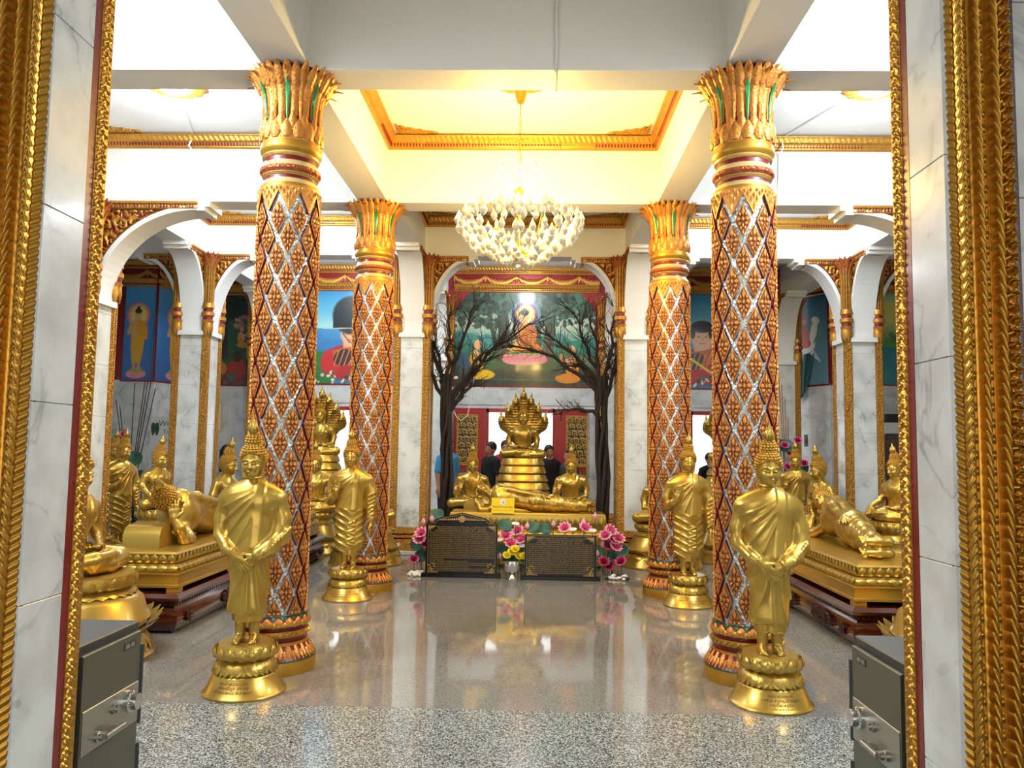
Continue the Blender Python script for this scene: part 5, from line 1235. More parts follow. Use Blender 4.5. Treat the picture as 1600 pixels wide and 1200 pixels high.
def naga_statue(x, y, label):
    t = thing('naga_buddha_statue', label, 'statue', (x, y, 0)); sc = 1.08; z = 1.447
    obj('plinth', NAGA[2], t); obj('coiled_base', NAGA[1], t, (0, 0, .545)); s = Matrix.Scale(sc, 4)
    obj('naga_hood', NAGA[0], t, mat=Matrix.Translation((0, .05, z-.02)) @ s); obj('seated_body', BODY['lap'], t, mat=Matrix.Translation((0, .04, z-.012)) @ s)
    Mx = Matrix.Translation((0, .04, z)) @ s @ Matrix.Translation((0, 0, .505)); obj('head', HEAD, t, mat=Mx); obj('hair_curls', CURL, t, mat=Mx)
naga_statue(0, 12.92, 'gold seated statue under a seven-headed naga hood on coils, middle of the altar')
naga_statue(-3.42, 13.35, 'gold statue under a naga hood in front of the left rear doorway')
naga_statue(3.42, 13.35, 'gold statue under a naga hood in front of the right rear doorway')
seated_statue(-.74, 12.06, .12, 'raised', 'gold seated statue on the altar behind the head of the middle reclining statue', .705, 1.07, .42)
seated_statue(.74, 12.06, -.06, 'raised', 'gold seated statue with a raised palm behind the feet of the middle reclining statue', .705, 1.07, .42)

# yellow notice leaning on the reclining statue
t = thing('notice_card', 'yellow notice card with a white disc leaning on the middle reclining statue', 'sign', (-.237, 10.975, .715)); t.rotation_euler = (-.12, 0, 0)
MB().box(-.155, .155, -.003, .003, 0, .21).build('card', M['yellow'], t, 0)
b = MB(); b.lathe([(.042, -.0), (.042, .0015)], 24); b.xf(Matrix.Translation((0, -.0045, .155)) @ Matrix.Rotation(PI/2, 4, 'X')); b.build('white_disc', M['paper'], t, 0)
b = MB(); b.prism([(.004, .135), (.02, .145), (.012, .155), (.016, .178), (.006, .165)], -.008, -.006); b.prism([(-.014, .14), (-.006, .14), (-.008, .175)], -.008, -.006); b.build('pictogram', M['black'], t, 0)
b = MB(); text_flat(b, 'ห้ามปีนป่ายบนองค์พระ', .034, 0, .078, -.0045, width=.27); b.build('thai_line', M['black'], t, 0)
b = MB(); text_flat(b, 'DO NOT HOLD THE BUDDHA', .026, 0, .035, -.0045, width=.265); b.build('english_line', mat('orange_print', (226, 110, 10), .5), t, 0)

# ================================================================== BLACK PLAQUES
THL = ['ผู้ใดบูชาด้วยดอกไม้ธูปเทียนและสวดภาวนาเป็นประจำ จะเกิดความเป็นสิริมงคล', 'พระพุทธรูปปางไสยาสน์เป็นพระประจำวันอังคาร เชื่อกันว่าบูชาแล้วมีความสุข', 'ประวัติความเป็นมาของพระพุทธรูปปางนี้ มีเรื่องเล่าสืบต่อกันมาแต่โบราณ', 'เมื่อพระพุทธองค์ประทับอยู่ ณ พระเชตวันมหาวิหาร ทรงแสดงธรรมแก่อสุรินทราหู']
HD = ['พระพุทธรูปประจำวันเกิด ปางไสยาสน์', 'ยัสสานุสสะระเณนาปิ อันตะลิกเขปิ ปาณิโน', 'ปะติฏฐะมะธิคัจฉันติ ภูมิยัง วิยะ สัพพะทา']
def plaque(x, y, w, h, arch, nl, label, rz=0.0):
    t = thing('memorial_plaque', label, 'plaque', (x, y, 0), rz); b = MB(); H = h-.03
    if arch: out = [(-w/2, .03), (w/2, .03), (w/2, h*.82), (w/2-.03, h*.85), (w/2-.09, h*.85), (w/2-.13, h*.90), (w/2-.2, h*.93), (.1, h*.97), (0, h), (-.1, h*.97), (-w/2+.2, h*.93), (-w/2+.13, h*.90), (-w/2+.09, h*.85), (-w/2+.03, h*.85), (-w/2, h*.82)]
    else: out = [(-w/2, .03), (w/2, .03), (w/2, h), (-w/2, h)]
    b.prism(out, -.02, .02); b.build('slab', M['black'], t, 0)
    MB().box(-w/2-.05, w/2+.05, -.06, .06, 0, .045, bev=.004).build('foot', M['black'], t, 0)
    b = MB(); n = len(out); c = (0, h*.45)
    ins = [(px*(1-.028/(w/2)), (z-.03)*(1-.02/h)+.03+.004) for px, z in out]
    b.tube([(px, -.021, z) for px, z in ins]+[(ins[0][0], -.021, ins[0][1])], .0028, 5); b.build('border_line', M['goldtext'], t, 0)
    top = h*.80 if arch else h*.955; ls = (top-.075)/(nl+3.0); b = MB()
    for i in range(3): text_flat(b, HD[i], ls*.95, 0, top-ls*(i+1.1), -.0215, width=w*(.72, .62, .66)[i] if not arch else w*(.70, .68, .74)[i])
    for i in range(nl):
        s = THL[i % 4]; wd = w*.90
        if arch and i in (15, 16, 19): s = s[:len(s)//2]; wd = w*(.2 if i == 15 else .55)
        V, F = letters(s, ls*.84, 'LEFT', wd)
        z = top-ls*(i+4.0); b.add([(-w*.45+p[0], -.0215, z+p[1]) for p in V], F)
    b.build('gilt_text', M['goldtext'], t, 0)
    def orn(b): o = b.build('gilt_ornament', M['goldtext'], t, 0)
    for sx in (-1, 1):
        b = MB()
        for k in range(9):
            a = k/8; b.prism([(sx*(w/2-.04-.02*(k % 3)-.05*a*(k % 2)), .06+.012*k), (sx*(w/2-.028-.02*(k % 3)-.05*a*(k % 2)), .068+.012*k), (sx*(w/2-.04-.02*(k % 3)-.05*a*(k % 2)), .078+.012*k), (sx*(w/2-.055-.02*(k % 3)-.05*a*(k % 2)), .068+.012*k)][::sx], -.024, -.0205)
        for k in range(6): b.prism([(sx*(w/2-.03-.022*k), .052), (sx*(w/2-.042-.022*k), .064+.008*(6-k)), (sx*(w/2-.05-.022*k), .052)][::-sx], -.024, -.0205)
        orn(b); b = MB(); zt = h*.80 if arch else h*.96
        for k in range(8): b.prism([(sx*(w/2-.025-.012*k), zt), (sx*(w/2-.03-.012*k), zt-.09*(1-k/9)), (sx*(w/2-.04-.012*k), zt-.01)][::sx], -.024, -.0205)
        orn(b)
    if arch:
        b = MB()
        for k in range(-11, 12):
            x0 = k*.024; z0 = h*.885+.03*(1-abs(k)/12); b.prism([(x0-.013, z0-.03*(1-abs(k)/14)), (x0+.013, z0-.03*(1-abs(k)/14)), (x0+.004, z0+.022*(1-abs(k)/16))], -.024, -.0205)
        b.lathe([(.042, 0), (.036, .004), (.030, .001), (.012, .006)], 20, c=(0, 0, 0))
        k = 20*4; V = b.v[-k:]; b.v[-k:] = [(p[0], -.021-p[2], p[1]+h*.90) for p in V]; orn(b)
plaque(-.71, 10.07, .89, .79, True, 22, 'tall black plaque with arched top and gold writing', .0)
plaque(.515, 9.99, .88, .545, False, 15, 'low rectangular black plaque with gold writing', -.02)

# ================================================================== FLOWERS, BOWL, PEBBLES
def blossom_mesh(n, r, cup, m_in, m_out, nm='blossom'):
    b = MB()
    for ring, (k, op) in enumerate(((1.0, 1.0), (.8, .62), (.55, .3))):
        N = max(4, n-2*ring)
        for i in range(N):
            a = 2*PI*(i+.5*ring)/N; add_petal(b, [(r*.1, 0), (r*.55*op+.1*r, r*.25*cup), (r*op+.08*r, r*(.6+.5*(1-op))*cup)], leafw(r*.36*k), 5, -.3, .002, a, m=0 if ring else 1)
    return b.mesh(nm, [M[m_in], M[m_out]], 50)
def bud_mesh():
    b = MB(); b.lathe([(.004, -.045), (.018, -.03), (.027, -.005), (.022, .02), (.010, .042), (.001, .055)], 12)
    for i in range(5): add_petal(b, [(.014, -.038), (.031, -.005), (.016, .035)], leafw(.02), 5, .2, .002, 2*PI*i/5)
    return b.mesh('blossom', M['petalpale'], 50)
BL = [blossom_mesh(10, .095, .8, 'petalpink', 'petalpale'), blossom_mesh(10, .085, 1.0, 'petaldeep', 'petalpink'), bud_mesh(), blossom_mesh(14, .05, .3, 'petalwhite', 'petalwhite'), blossom_mesh(14, .055, .8, 'petalyellow', 'petalyellow')]
def lotus_leaf_mesh():
    V = [(0, 0, -.02)]; n = 18
    for k, (r, z) in enumerate(((.05, .0), (.10, .012))):
        for i in range(n): a = 2*PI*i/n; V.append((r*math.cos(a), r*math.sin(a), z+.012*math.sin(3*a)*k))
    F = [(0, 1+i, 1+(i+1) % n) for i in range(n)]+[(1+i, 1+n+i, 1+n+(i+1) % n, 1+(i+1) % n) for i in range(n)]
    V2 = [(x, y, z-.004) for x, y, z in V]; m = len(V); F2 = [tuple(j+m for j in f[::-1]) for f in F]; R = [(1+n+i, 1+n+m+i, 1+n+m+(i+1) % n, 1+n+(i+1) % n) for i in range(n)]
    return MB().add(V+V2, F+F2+R).mesh('leaf_blade', M['leaf'], 50)
LEAF = lotus_leaf_mesh(); rnd = random.Random(3)
def flower(name, kind, x, y, z, label, cat, sc=1.0, tilt=.5, group=None, lean=0.0, floor=True, z0=0.0):
    t = thing(name, label, cat, (x, y, z0), 0, group); me = LEAF if kind == 'leaf' else BL[kind]; h = z-z0
    aim = -PI/2+rnd.uniform(-.7, .7)
    Mx = Matrix.Translation((0, 0, h)) @ Matrix.Rotation(aim+PI/2, 4, 'Z') @ Matrix.Rotation(tilt, 4, 'X') @ Matrix.Scale(sc, 4)
    obj('leaf_blade' if kind == 'leaf' else 'blossom', me, t, mat=Mx)
    MB().tube([(lean, .05, 0), (lean*.5, .045, h*.5), (0, .012, h-.01)], [.005, .005, .004], 6).build('stem', M['stem'], t); return t
G1 = 'artificial flowers round the plaques'
def where(x, z):
    if x < -1.15: return 'left of the arched plaque'
    if x < .0: return 'in the gap between the plaques'
    if x < 1.0: return 'above the low plaque'
    return 'right of the low plaque'
for i, (x, z) in enumerate([(-1.26, .48), (-1.21, .34), (-.17, .46), (-.11, .37), (-.07, .33), (-.01, .52), (.04, .42), (.84, .58), (.59, .57), (1.11, .49), (1.2, .43), (1.15, .35), (1.23, .35), (1.09, .15), (1.15, .09), (1.31, .16), (-1.36, .14), (1.17, .55), (-1.29, .40), (1.27, .45)]):
    k = 1 if i in (1, 4, 13, 14, 15, 16, 11) else 0
    flower('lotus_flower', k, x, 10.42+.03*(i % 3), z, '%s lotus blossom %s' % ('deep magenta' if k else 'bright pink', where(x, z)), 'flower', .95 if i != 16 else .8, .75, G1)
for i, (x, z) in enumerate([(-1.25, .63), (-1.14, .67), (.1, .6), (.44, .63), (.83, .66), (.98, .74), (1.08, .38), (1.01, .26), (-.25, .2)]):
    flower('lotus_bud', 2, x, 10.48, z, 'pale pink closed lotus bud %s' % where(x, z), 'flower', 1.0, .1, G1)
for i, (x, z) in enumerate([(-.19, .6), (.19, .57), (.33, .56), (-.21, .27), (-1.33, .33), (-1.08, .72), (1.03, .26), (-1.22, .2), (-.12, .16), (.02, .2), (-1.28, .18), (1.2, .22), (1.32, .3)]):
    flower('lotus_leaf', 'leaf', x, 10.52, z, 'round dark green lotus leaf %s' % where(x, z), 'leaf', .95, .95, G1)
for i, (x, z) in enumerate([(-.05, .63), (.69, .57), (.94, .56), (.03, .35), (-.26, .42)]): flower('white_flower', 3, x, 10.4, z, 'small flat white flower %s' % where(x, z), 'flower', 1.0, .35, G1)
for i, (x, z) in enumerate([(-.05, .33), (-.15, .25), (-.01, .24), (.06, .24), (-.1, .29)]): flower('yellow_chrysanthemum', 4, x, 10.2, z, 'yellow chrysanthemum behind the silver bowl', 'flower', 1.0, .8, G1)
pb = MB().ball((0, 0, .02), .032, 8, 5, sz=.62).mesh('pebble', mat('white_pebble', (226, 224, 216), .5)); pd = MB().ball((0, 0, .02), .035, 8, 5, sz=.6).mesh('pebble', mat('dark_pebble', (58, 52, 50), .5))
for i in range(34):
    lft = i < 14; x = rnd.uniform(-1.36, -1.22) if lft else rnd.uniform(1.08, 1.36); y = rnd.uniform(10.0, 10.3); dk = (not lft) and rnd.random() < .45
    o = obj('pebble', pd if dk else pb, None, (x, y, -.001), rnd.uniform(0, 6)); o.scale = (rnd.uniform(.7, 1.2), rnd.uniform(.7, 1.1), 1); tag(o, '%s pebble in the heap %s' % ('dark' if dk else 'white', 'left of the arched plaque' if lft else 'right of the low plaque'), 'pebble', 'pebbles round the plaques')
t = thing('silver_bowl', 'chased silver footed bowl on the floor between the plaques', 'bowl', (-.075, 9.93, 0))
b = MB(); b.lathe([(.062, 0), (.064, .008), (.05, .018), (.034, .05), (.030, .06), (.042, .066), (.030, .074), (.040, .082)], 32); b.build('foot', M['chrome'], t)
b = MB(); b.lathe([(.030, .08), (.070, .092), (.098, .125), (.112, .185), (.118, .205), (.108, .203), (.09, .13), (.02, .10)], 32); b.build('cup', M['chrome'], t)
b = MB(); 
for i in range(20): add_petal(b, [(.06, .09), (.098, .12), (.112, .18)], leafw(.016), 5, .25, .002, 2*PI*i/20)
b.build('chased_petals', M['chrome'], t)

# ================================================================== BARE TREES
def tree(x, y, sgn, seed, label, targets):
    R = random.Random(seed); t = thing('bare_tree', label, 'tree', (x, y, 0)); V3 = Vector
    b = MB()
    for i in range(7):
        a = 2*PI*i/7+R.random(); pts = []; k = R.uniform(.04, .085)
        for s in range(15): zz = 2.75*s/14; tw = a+zz*R.uniform(.8, 1.1)*.9; rr = k*(1+.35*math.sin(zz*3+i))*(1.25 if zz < .3 else 1); pts.append((rr*math.cos(tw), rr*.8*math.sin(tw), zz))
        b.tube(pts, [R.uniform(.026, .044)*(1.15-.45*s/14) for s in range(15)], 8)
    for i in range(5):
        a = 2*PI*i/5+R.random(); b.tube([(.09*math.cos(a), .07*math.sin(a), .22), (.15*math.cos(a), .13*math.sin(a), .08), (.24*math.cos(a), .19*math.sin(a), .0)], [.05, .036, .015], 7)
    b.build('trunk', M['bark'], t, 60)
    def grow(b, p, d, L, r, lev, first=None):
        n = 5; pts = [p.copy()]; q = p.copy(); dd = d.copy()
        for s in range(n):
            dd = (dd+V3((R.uniform(-.22, .22), R.uniform(-.15, .15), R.uniform(-.14, .2)))).normalized(); q = q+dd*(L/n); pts.append(q.copy())
        b.tube(pts, [r*(1-.6*s/n) for s in range(n+1)], 6 if lev < 2 else 4); return pts, dd
    def twigs(b, pts, L, r, lev):
        for s in range(1, len(pts)):
            for _ in range(3 if lev == 0 else 1):
                base = pts[s]; prev = pts[s-1]; d = (base-prev).normalized(); d = (d+V3((R.uniform(-.9, .9), R.uniform(-.35, .2), R.uniform(-.45, .8)))).normalized()
                p2, dd = grow(b, prev.lerp(base, R.random()), d, L*R.uniform(.55, 1.0), r, lev+1)
                if lev < 1: twigs(b, p2, L*.52, r*.6, lev+1)
    for (tx, tz, z0, bow) in targets:
        tx = .156+(tx-.156)*y/12.0; tz = 1.6+(tz-1.6)*y/12.0
        p0 = V3((0, 0, z0)); p1 = V3((tx-x, R.uniform(-.12, .05), tz)); pts = []; n = 8
        for s in range(n+1):
            k = s/n; q = p0.lerp(p1, k)+V3((0, 0, bow*math.sin(PI*k)))+V3((R.uniform(-.035, .035), R.uniform(-.03, .03), R.uniform(-.03, .03)))*(0 < k < 1); pts.append(q)
        L = (p1-p0).length; bb = MB(); bb.tube(pts, [.034*(1-.75*s/n)+.004 for s in range(n+1)], 7); o = bb.build('branch', M['bark'], t, 60)
        tb = MB(); twigs(tb, pts[2:], L*.30, .0075, 0); k = tb.build('twigs', M['bark'], o, 0); k['kind'] = 'stuff'
tree(-1.19, 12.52, 1, 11, 'dark bare artificial tree leaning right, beside the left pier of the middle altar', [(.10, 3.50, 2.35, .10), (-.25, 3.25, 2.2, .18), (-1.50, 3.70, 2.3, .0), (-1.12, 3.65, 2.4, .02), (-.75, 3.75, 2.5, .05), (-1.70, 3.30, 2.2, .05), (-.45, 3.0, 2.1, .12), (-.62, 2.55, 2.2, .06), (-1.35, 3.2, 2.3, .0)])
tree(1.245, 12.52, -1, 23, 'dark bare artificial tree leaning left, beside the right pier of the middle altar', [(-.25, 3.15, 2.4, .22), (.60, 2.80, 2.35, .25), (1.38, 3.7, 2.4, .0), (1.0, 3.60, 2.4, .02), (.75, 3.65, 2.5, .05), (1.62, 3.35, 2.3, .05), (.25, 3.35, 2.5, .15), (.55, 2.12, 2.05, .14), (1.45, 3.1, 2.2, .0)])
b = MB(); b.tube([(-.76, 12.5, 2.80), (-.82, 12.5, 2.33), (-.87, 12.5, 2.1), (-.97, 12.5, 2.02), (-1.04, 12.48, 2.08), (-1.08, 12.48, 2.17)], .006, 5); tag(b.build('white_string', M['cable'], None), 'white string hanging from the left bare tree', 'string')
for p in ((-1.33, 12.38, 2.66), (-1.05, 12.38, 2.68)):
    tag(MB().ball((0, 0, 0), .035, 12, 8, sz=.8).build('paper_lantern', M['paper'], None, 35, p), 'small round white lantern in the left bare tree', 'lantern', 'lanterns in the left tree')

# ================================================================== CHANDELIER
def chandelier(x, y):
    t = thing('chandelier', 'large warm lit crystal chandelier hanging on a chain over the nave', 'chandelier', (x, y, 0))
    b = MB(); b.lathe([(.068, 5.06), (.066, 5.09), (.07, CEIL)], 20); b.lathe([(.03, 4.93), (.036, 4.94), (.062, 5.03), (.066, 5.06)], 20); b.build('ceiling_cup', M['brass'], t)
    b = MB()
    for i in range(22): add_petal(b, [(.10, CEIL-.03), (.22, CEIL-.045), (.33, CEIL-.012)], leafw(.05), 5, .3, .005, 2*PI*i/22)
    for i in range(14): add_petal(b, [(.05, CEIL-.05), (.14, CEIL-.06), (.22, CEIL-.035)], leafw(.04), 5, .3, .005, 2*PI*i/14)
    b.build('ceiling_rosette', M['carved'], t)
    b = MB(); b.tube([(0, 0, 4.80), (0, 0, 4.94)], .006, 8); b.build('rod', M['brass'], t)
    lk = MB(); lk.tube([(.011*math.cos(a), 0, .019*math.sin(a)) for a in np.linspace(0, 2*PI, 13)], .0032, 6); lm = lk.mesh('chain_link', M['brass'])
    for i in range(14): obj('chain_link', lm, t, (0, 0, 4.79-.029*i), (i % 2)*PI/2)
    b = MB(); b.tube([(0, 0, 4.42), (0, 0, 3.42)], .014, 10); b.lathe([(.02, 3.38), (.05, 3.40), (.055, 3.48), (.03, 3.52)], 16); b.lathe([(.05, 4.02), (.07, 4.05), (.03, 4.08)], 14); b.build('stem', M['brass'], t)
    for i in range(12):
        a = 2*PI*i/12; c, s = math.cos(a), math.sin(a); b = MB(); b.tube([(.05*c, .05*s, 3.45), (.2*c, .2*s, 3.46), (.36*c, .36*s, 3.58), (.45*c, .45*s, 3.76), (.47*c, .47*s, 3.80)], .006, 6); b.lathe([(.01, 3.79), (.035, 3.80), (.03, 3.815)], 10, c=(.47*c, .47*s, 0)); b.build('arm', M['brass'], t)
    bm = MB(); bm.lathe([(.010, 0), (.012, .02), (.016, .035), (.013, .06), (.002, .085)], 10); bl = bm.mesh('candle_bulb', M['bulb'])
    for i in range(12): a = 2*PI*i/12; obj('candle_bulb', bl, t, (.47*math.cos(a), .47*math.sin(a), 3.815))
    for i in range(8): a = 2*PI*(i+.3)/8; obj('candle_bulb', bl, t, (.24*math.cos(a), .24*math.sin(a), 3.90))
    d = MB(); d.lathe([(.002, -.042), (.017, -.026), (.026, -.008), (.020, .008), (.008, .028), (.003, .045)], 8); dm = [d.mesh('crystal_drop', M['crystal'], 0), d.mesh('crystal_drop', M['crystal2'], 0)]
    R = random.Random(2)
    for r, z, n in ((.585, 3.79, 38), (.585, 3.73, 36), (.555, 3.665, 34), (.50, 3.605, 30), (.44, 3.555, 27), (.37, 3.51, 23), (.29, 3.47, 18), (.21, 3.43, 13), (.13, 3.40, 9), (.07, 3.375, 5)):
        for i in range(n):
            a = 2*PI*(i+R.uniform(-.45, .45))/n; q = r+R.uniform(-.025, .012); o = obj('crystal_drop', dm[R.random() < .4], t, (q*math.cos(a), q*math.sin(a), z+R.uniform(-.028, .028)), a); k = R.uniform(1.1, 1.5); o.scale = (k, k, k*1.05)
    for i in range(8):
        a = 2*PI*i/8; c, s = math.cos(a), math.sin(a); b = MB(); b.tube([(.02*c, .02*s, 4.18), (.06*c, .06*s, 4.33), (.14*c, .14*s, 4.39), (.21*c, .21*s, 4.33), (.22*c, .22*s, 4.28)], .0055, 6); b.build('glass_plume', M['crystal'], t)
        obj('crystal_drop', dm[0], t, (.22*c, .22*s, 4.24), a); obj('crystal_drop', dm[1], t, (.15*c, .15*s, 4.20), a+.2); obj('crystal_drop', dm[0], t, (.08*c, .08*s, 4.12), a)
    MB().ball((0, 0, 3.315), .032, 14, 10).build('glass_ball', M['crystal2'], t)
    b = MB(); b.tube([(0, 0, 3.34), (0, 0, 3.40)], .004, 6); b.build('ball_rod', M['brass'], t)
    for i in range(4):
        a = PI/4+PI/2*i; ld = bpy.data.lights.new('bulb_light', 'POINT'); ld.energy = CHAND_W; ld.color = (1.0, .66, .17); ld.shadow_soft_size = .10
        lo = bpy.data.objects.new('bulb_light', ld); COL.objects.link(lo); lo.parent = t; lo.location = (.33*math.cos(a), .33*math.sin(a), 3.98)
chandelier(0.0, 7.5)

# ================================================================== CEILING LAMPS
ROS = MB()
for i in range(18): add_petal(ROS, [(.16, -.02), (.25, -.045), (.34, -.012)], leafw(.055), 5, .3, .005, 2*PI*i/18)
for i in range(18): add_petal(ROS, [(.12, -.035), (.2, -.06), (.27, -.04)], leafw(.045), 5, .3, .005, 2*PI*(i+.5)/18)
ROS = ROS.mesh('gilt_rosette', M['carved'], 50)
SHD = MB().lathe([(.02, -.115), (.09, -.105), (.15, -.07), (.17, -.03), (.165, 0)], 28).mesh('glass_shade', M['lampglow'])
def ceiling_lamp(x, y, label, w=1.0, end=''):
    t = thing('ceiling_lamp'+end, label, 'lamp', (x, y, CEIL), 0, 'round ceiling lamps'); obj('gilt_rosette', ROS, t); obj('glass_shade'+end, SHD, t)
    ld = bpy.data.lights.new('lamp_light'+end, 'POINT'); ld.energy = LAMP_W*w; ld.color = (.87, .945, 1.0); ld.shadow_soft_size = .16
    lo = bpy.data.objects.new('lamp_light'+end, ld); COL.objects.link(lo); lo.parent = t; lo.location = (0, 0, -.30)
for sx, n in ((-1, 'left'), (1, 'right')):
    ceiling_lamp(sx*3.45, 4.3, 'bright round ceiling lamp of the %s aisle just inside the doorway wall' % n, 2.5, '_%s_offscreen' % n)
    ceiling_lamp(sx*3.45, 7.6, 'bright round ceiling lamp with gilt rosette over the %s reclining statue' % n, .55)
    ceiling_lamp(sx*3.41, 10.72, 'bright round ceiling lamp of the %s aisle behind the far column' % n)
ceiling_lamp(-3.41, 13.9, 'round ceiling lamp above the left naga statue', .7)
ceiling_lamp(0, 13.95, 'round ceiling lamp in front of the middle mural', .6)

# ================================================================== SAFES
def safe(sx, label):
    # door faces the nave; local x runs along the door
    t = thing('steel_safe', label, 'safe', (sx*1.492, 2.925 if sx < 0 else 3.40, 0), PI/2 if sx < 0 else -PI/2); w, d, h = .475, .50, .855
    MB().box(0, w, .0, d, .03, h, bev=.006).build('body', M['safed'], t, 0)
    dr = MB().box(.022, w-.022, -.022, 0, .06, h-.035, bev=.004).build('door', M['safe'], t, 0); b = MB()
    MB().box(.03, w-.03, -.026, -.02, .455, .618, bev=.003).build('lock_plate', M['steel'], dr, 0)
    def disc(x, z, r, l, nm, m, ridge=False):
        q = MB(); q.lathe([(r, 0), (r, l*.4), (r*.8, l*.5), (r*.75, l)], 24)
        if ridge:
            for i in range(14): a = 2*PI*i/14; q.ball((r*.85*math.cos(a), r*.85*math.sin(a), l*.4), r*.13, 6, 4)
        q.xf(Matrix.Translation((x, -.026, z)) @ Matrix.Rotation(PI/2, 4, 'X')); q.build(nm, m, dr)
    fl = (lambda x: x) if sx < 0 else (lambda x: w-x)
    disc(fl(.36), .56, .043, .045, 'combination_dial', M['chrome'], True); disc(fl(.25), .565, .021, .022, 'key_cover', M['steel']); disc(fl(.25), .49, .018, .018, 'key_cover', M['steel']); disc(fl(.13), .50, .02, .03, 'handle_boss', M['steel'])
    q = MB(); x0 = fl(.13); s = 1 if sx < 0 else -1; q.box(min(x0-.01*s, x0+.13*s), max(x0-.01*s, x0+.13*s), -.075, -.055, .492, .512, bev=.004); q.box(x0-.012, x0+.012, -.06, -.026, .490, .514); q.build('lever_handle', M['steel'], dr, 0)
    q = MB(); q.box(fl(.36)-.045, fl(.36)+.045, -.024, -.021, .765, .795); q.box(fl(.36)-.035, fl(.36)-.005, -.0255, -.0235, .772, .788, 1); q.box(fl(.36)+.005, fl(.36)+.035, -.0255, -.0235, .772, .788, 1); q.build('badge', [M['safed'], M['steel']], dr, 0)
    for z0, z1 in ((.50, .76), (.10, .36)):
        q = MB(); xh = w-.008 if sx < 0 else .008; q.tube([(xh, -.014, z0), (xh, -.014, z1)], .016, 12); q.tube([(xh, -.014, z0-.06), (xh, -.014, z0)], .015, 12); q.build('hinge', M['safed'], t)
    for cx in (.06, w-.06):
        for cy in (.06, d-.06): MB().lathe([(.025, 0), (.025, .03)], 12, c=(cx, cy, 0)).build('foot', M['plastic'], t)
safe(-1, 'olive grey steel safe with dial and long hinges, behind the left door frame'); safe(1, 'olive grey steel safe with projecting lever handle, behind the right door frame')

# ================================================================== PEOPLE BY THE REAR DOORS
def person_meshes():
    S = Sculpt((-.34, -.2, 0), (.34, .2, 1.74), .011); H = []
    for s in (-1, 1):
        S.path([(s*.09, 0, .86), (s*.095, .0, .47), (s*.10, .02, .08)], [.085, .058, .042], .03); S.path([(s*.10, .04, .045), (s*.105, -.13, .03)], [.042, .036], .02)
        S.path([(s*.175, .0, 1.38), (s*.225, .01, 1.12), (s*.235, -.03, .88)], [.052, .042, .028], .02)
        H.append(hand_sculpt((s*.235, -.03, .885), (0, -.08, -1), (s, 0, 0), -s, .16, .006, .3))
    S.cone((0, 0, .88), (0, 0, 1.08), .135, .12, .05, 1.4); S.cone((0, 0, 1.08), (0, 0, 1.34), .12, .15, .05, 1.45); S.cone((-.13, 0, 1.40), (.13, 0, 1.40), .05, .05, .05); S.cone((0, .01, 1.38), (0, 0, 1.52), .055, .052, .03)
    S.ell((0, .0, 1.60), (.074, .092, .115), .02); S.ell((0, -.03, 1.555), (.055, .06, .06), .02); S.cone((0, -.09, 1.60), (0, -.106, 1.565), .008, .013, .01)
    for s in (-1, 1): S.ell((s*.077, .01, 1.585), (.010, .022, .032), .006); S.ell((s*.03, -.082, 1.605), (.016, .008, .007), .006)
    S.ell((0, -.085, 1.535), (.024, .010, .007), .006); S.cut(2, 0, 1); V, F = S.mesh(); body = npmesh('body', *join([(V, F)]+H), M['skin'])
    S = Sculpt((-.36, -.22, .7), (.36, .22, 1.56), .012); S.cone((0, 0, .84), (0, 0, 1.08), .158, .14, .05, 1.35); S.cone((0, 0, 1.08), (0, 0, 1.34), .14, .166, .05, 1.4); S.cone((-.13, 0, 1.405), (.13, 0, 1.405), .058, .058, .05)
    for s in (-1, 1): S.cone((s*.175, 0, 1.38), (s*.215, .008, 1.17), .066, .062, .03)
    S.cut(2, .80, 1); S.cone((0, -.01, 1.46), (0, -.02, 1.6), .06, .075, .01, sub=True); shirt = S.mesh()
    S = Sculpt((-.3, -.2, .03), (.3, .2, 1.0), .013)
    for s in (-1, 1): S.path([(s*.09, 0, .86), (s*.097, .0, .47), (s*.102, .02, .08)], [.105, .08, .062], .03)
    S.cone((0, 0, .84), (0, 0, .92), .142, .138, .04, 1.35); S.cut(2, .07, 1); pants = S.mesh()
    S = Sculpt((-.14, -.14, 1.40), (.14, .16, 1.76), .009); S.ell((0, .015, 1.635), (.088, .103, .105), .02); S.ell((0, -.09, 1.575), (.09, .075, .085), .02, sub=True); short = S.mesh()
    S = Sculpt((-.16, -.14, 1.15), (.16, .18, 1.76), .010); S.ell((0, .015, 1.63), (.09, .106, .11), .02); S.cone((0, .06, 1.58), (0, .085, 1.28), .085, .06, .04); S.ell((0, -.10, 1.56), (.075, .085, .10), .02, sub=True); long = S.mesh()
    return body, shirt, pants, short, long
PM = person_meshes()
def person(x, y, rz, shirt, longhair, label, hgt=1.68):
    t = thing('person', label, 'person', (x, y, 0), rz, None, hgt/1.72); obj('body', PM[0], t)
    obj('shirt', npmesh('shirt', *PM[1], M[shirt]), t); obj('trousers', npmesh('trousers', *PM[2], M['trouser']), t); obj('hair', npmesh('hair', *(PM[4] if longhair else PM[3]), M['hairm']), t)
person(-.58, 14.2, -.9, 'navy', False, 'person in a dark top looking left, between the altar and the middle door', 1.70)
person(.45, 14.2, .35, 'navy', False, 'person in a navy shirt looking down, right of the naga statue', 1.66)
person(.78, 13.7, -1.0, 'grey', False, 'person in a dark shirt half hidden behind the right seated altar statue', 1.60)
person(-1.30, 13.8, .9, 'blue', False, 'person in a blue shirt standing behind the left bare tree', 1.76)
person(-5.02, 13.5, 2.4, 'whitec', True, 'person with long black hair and a white top, behind the left seated profile statue', 1.58)
person(3.36, 14.6, .3, 'navy', False, 'person in dark clothes beside the right rear doorway, mostly hidden by a column', 1.56)
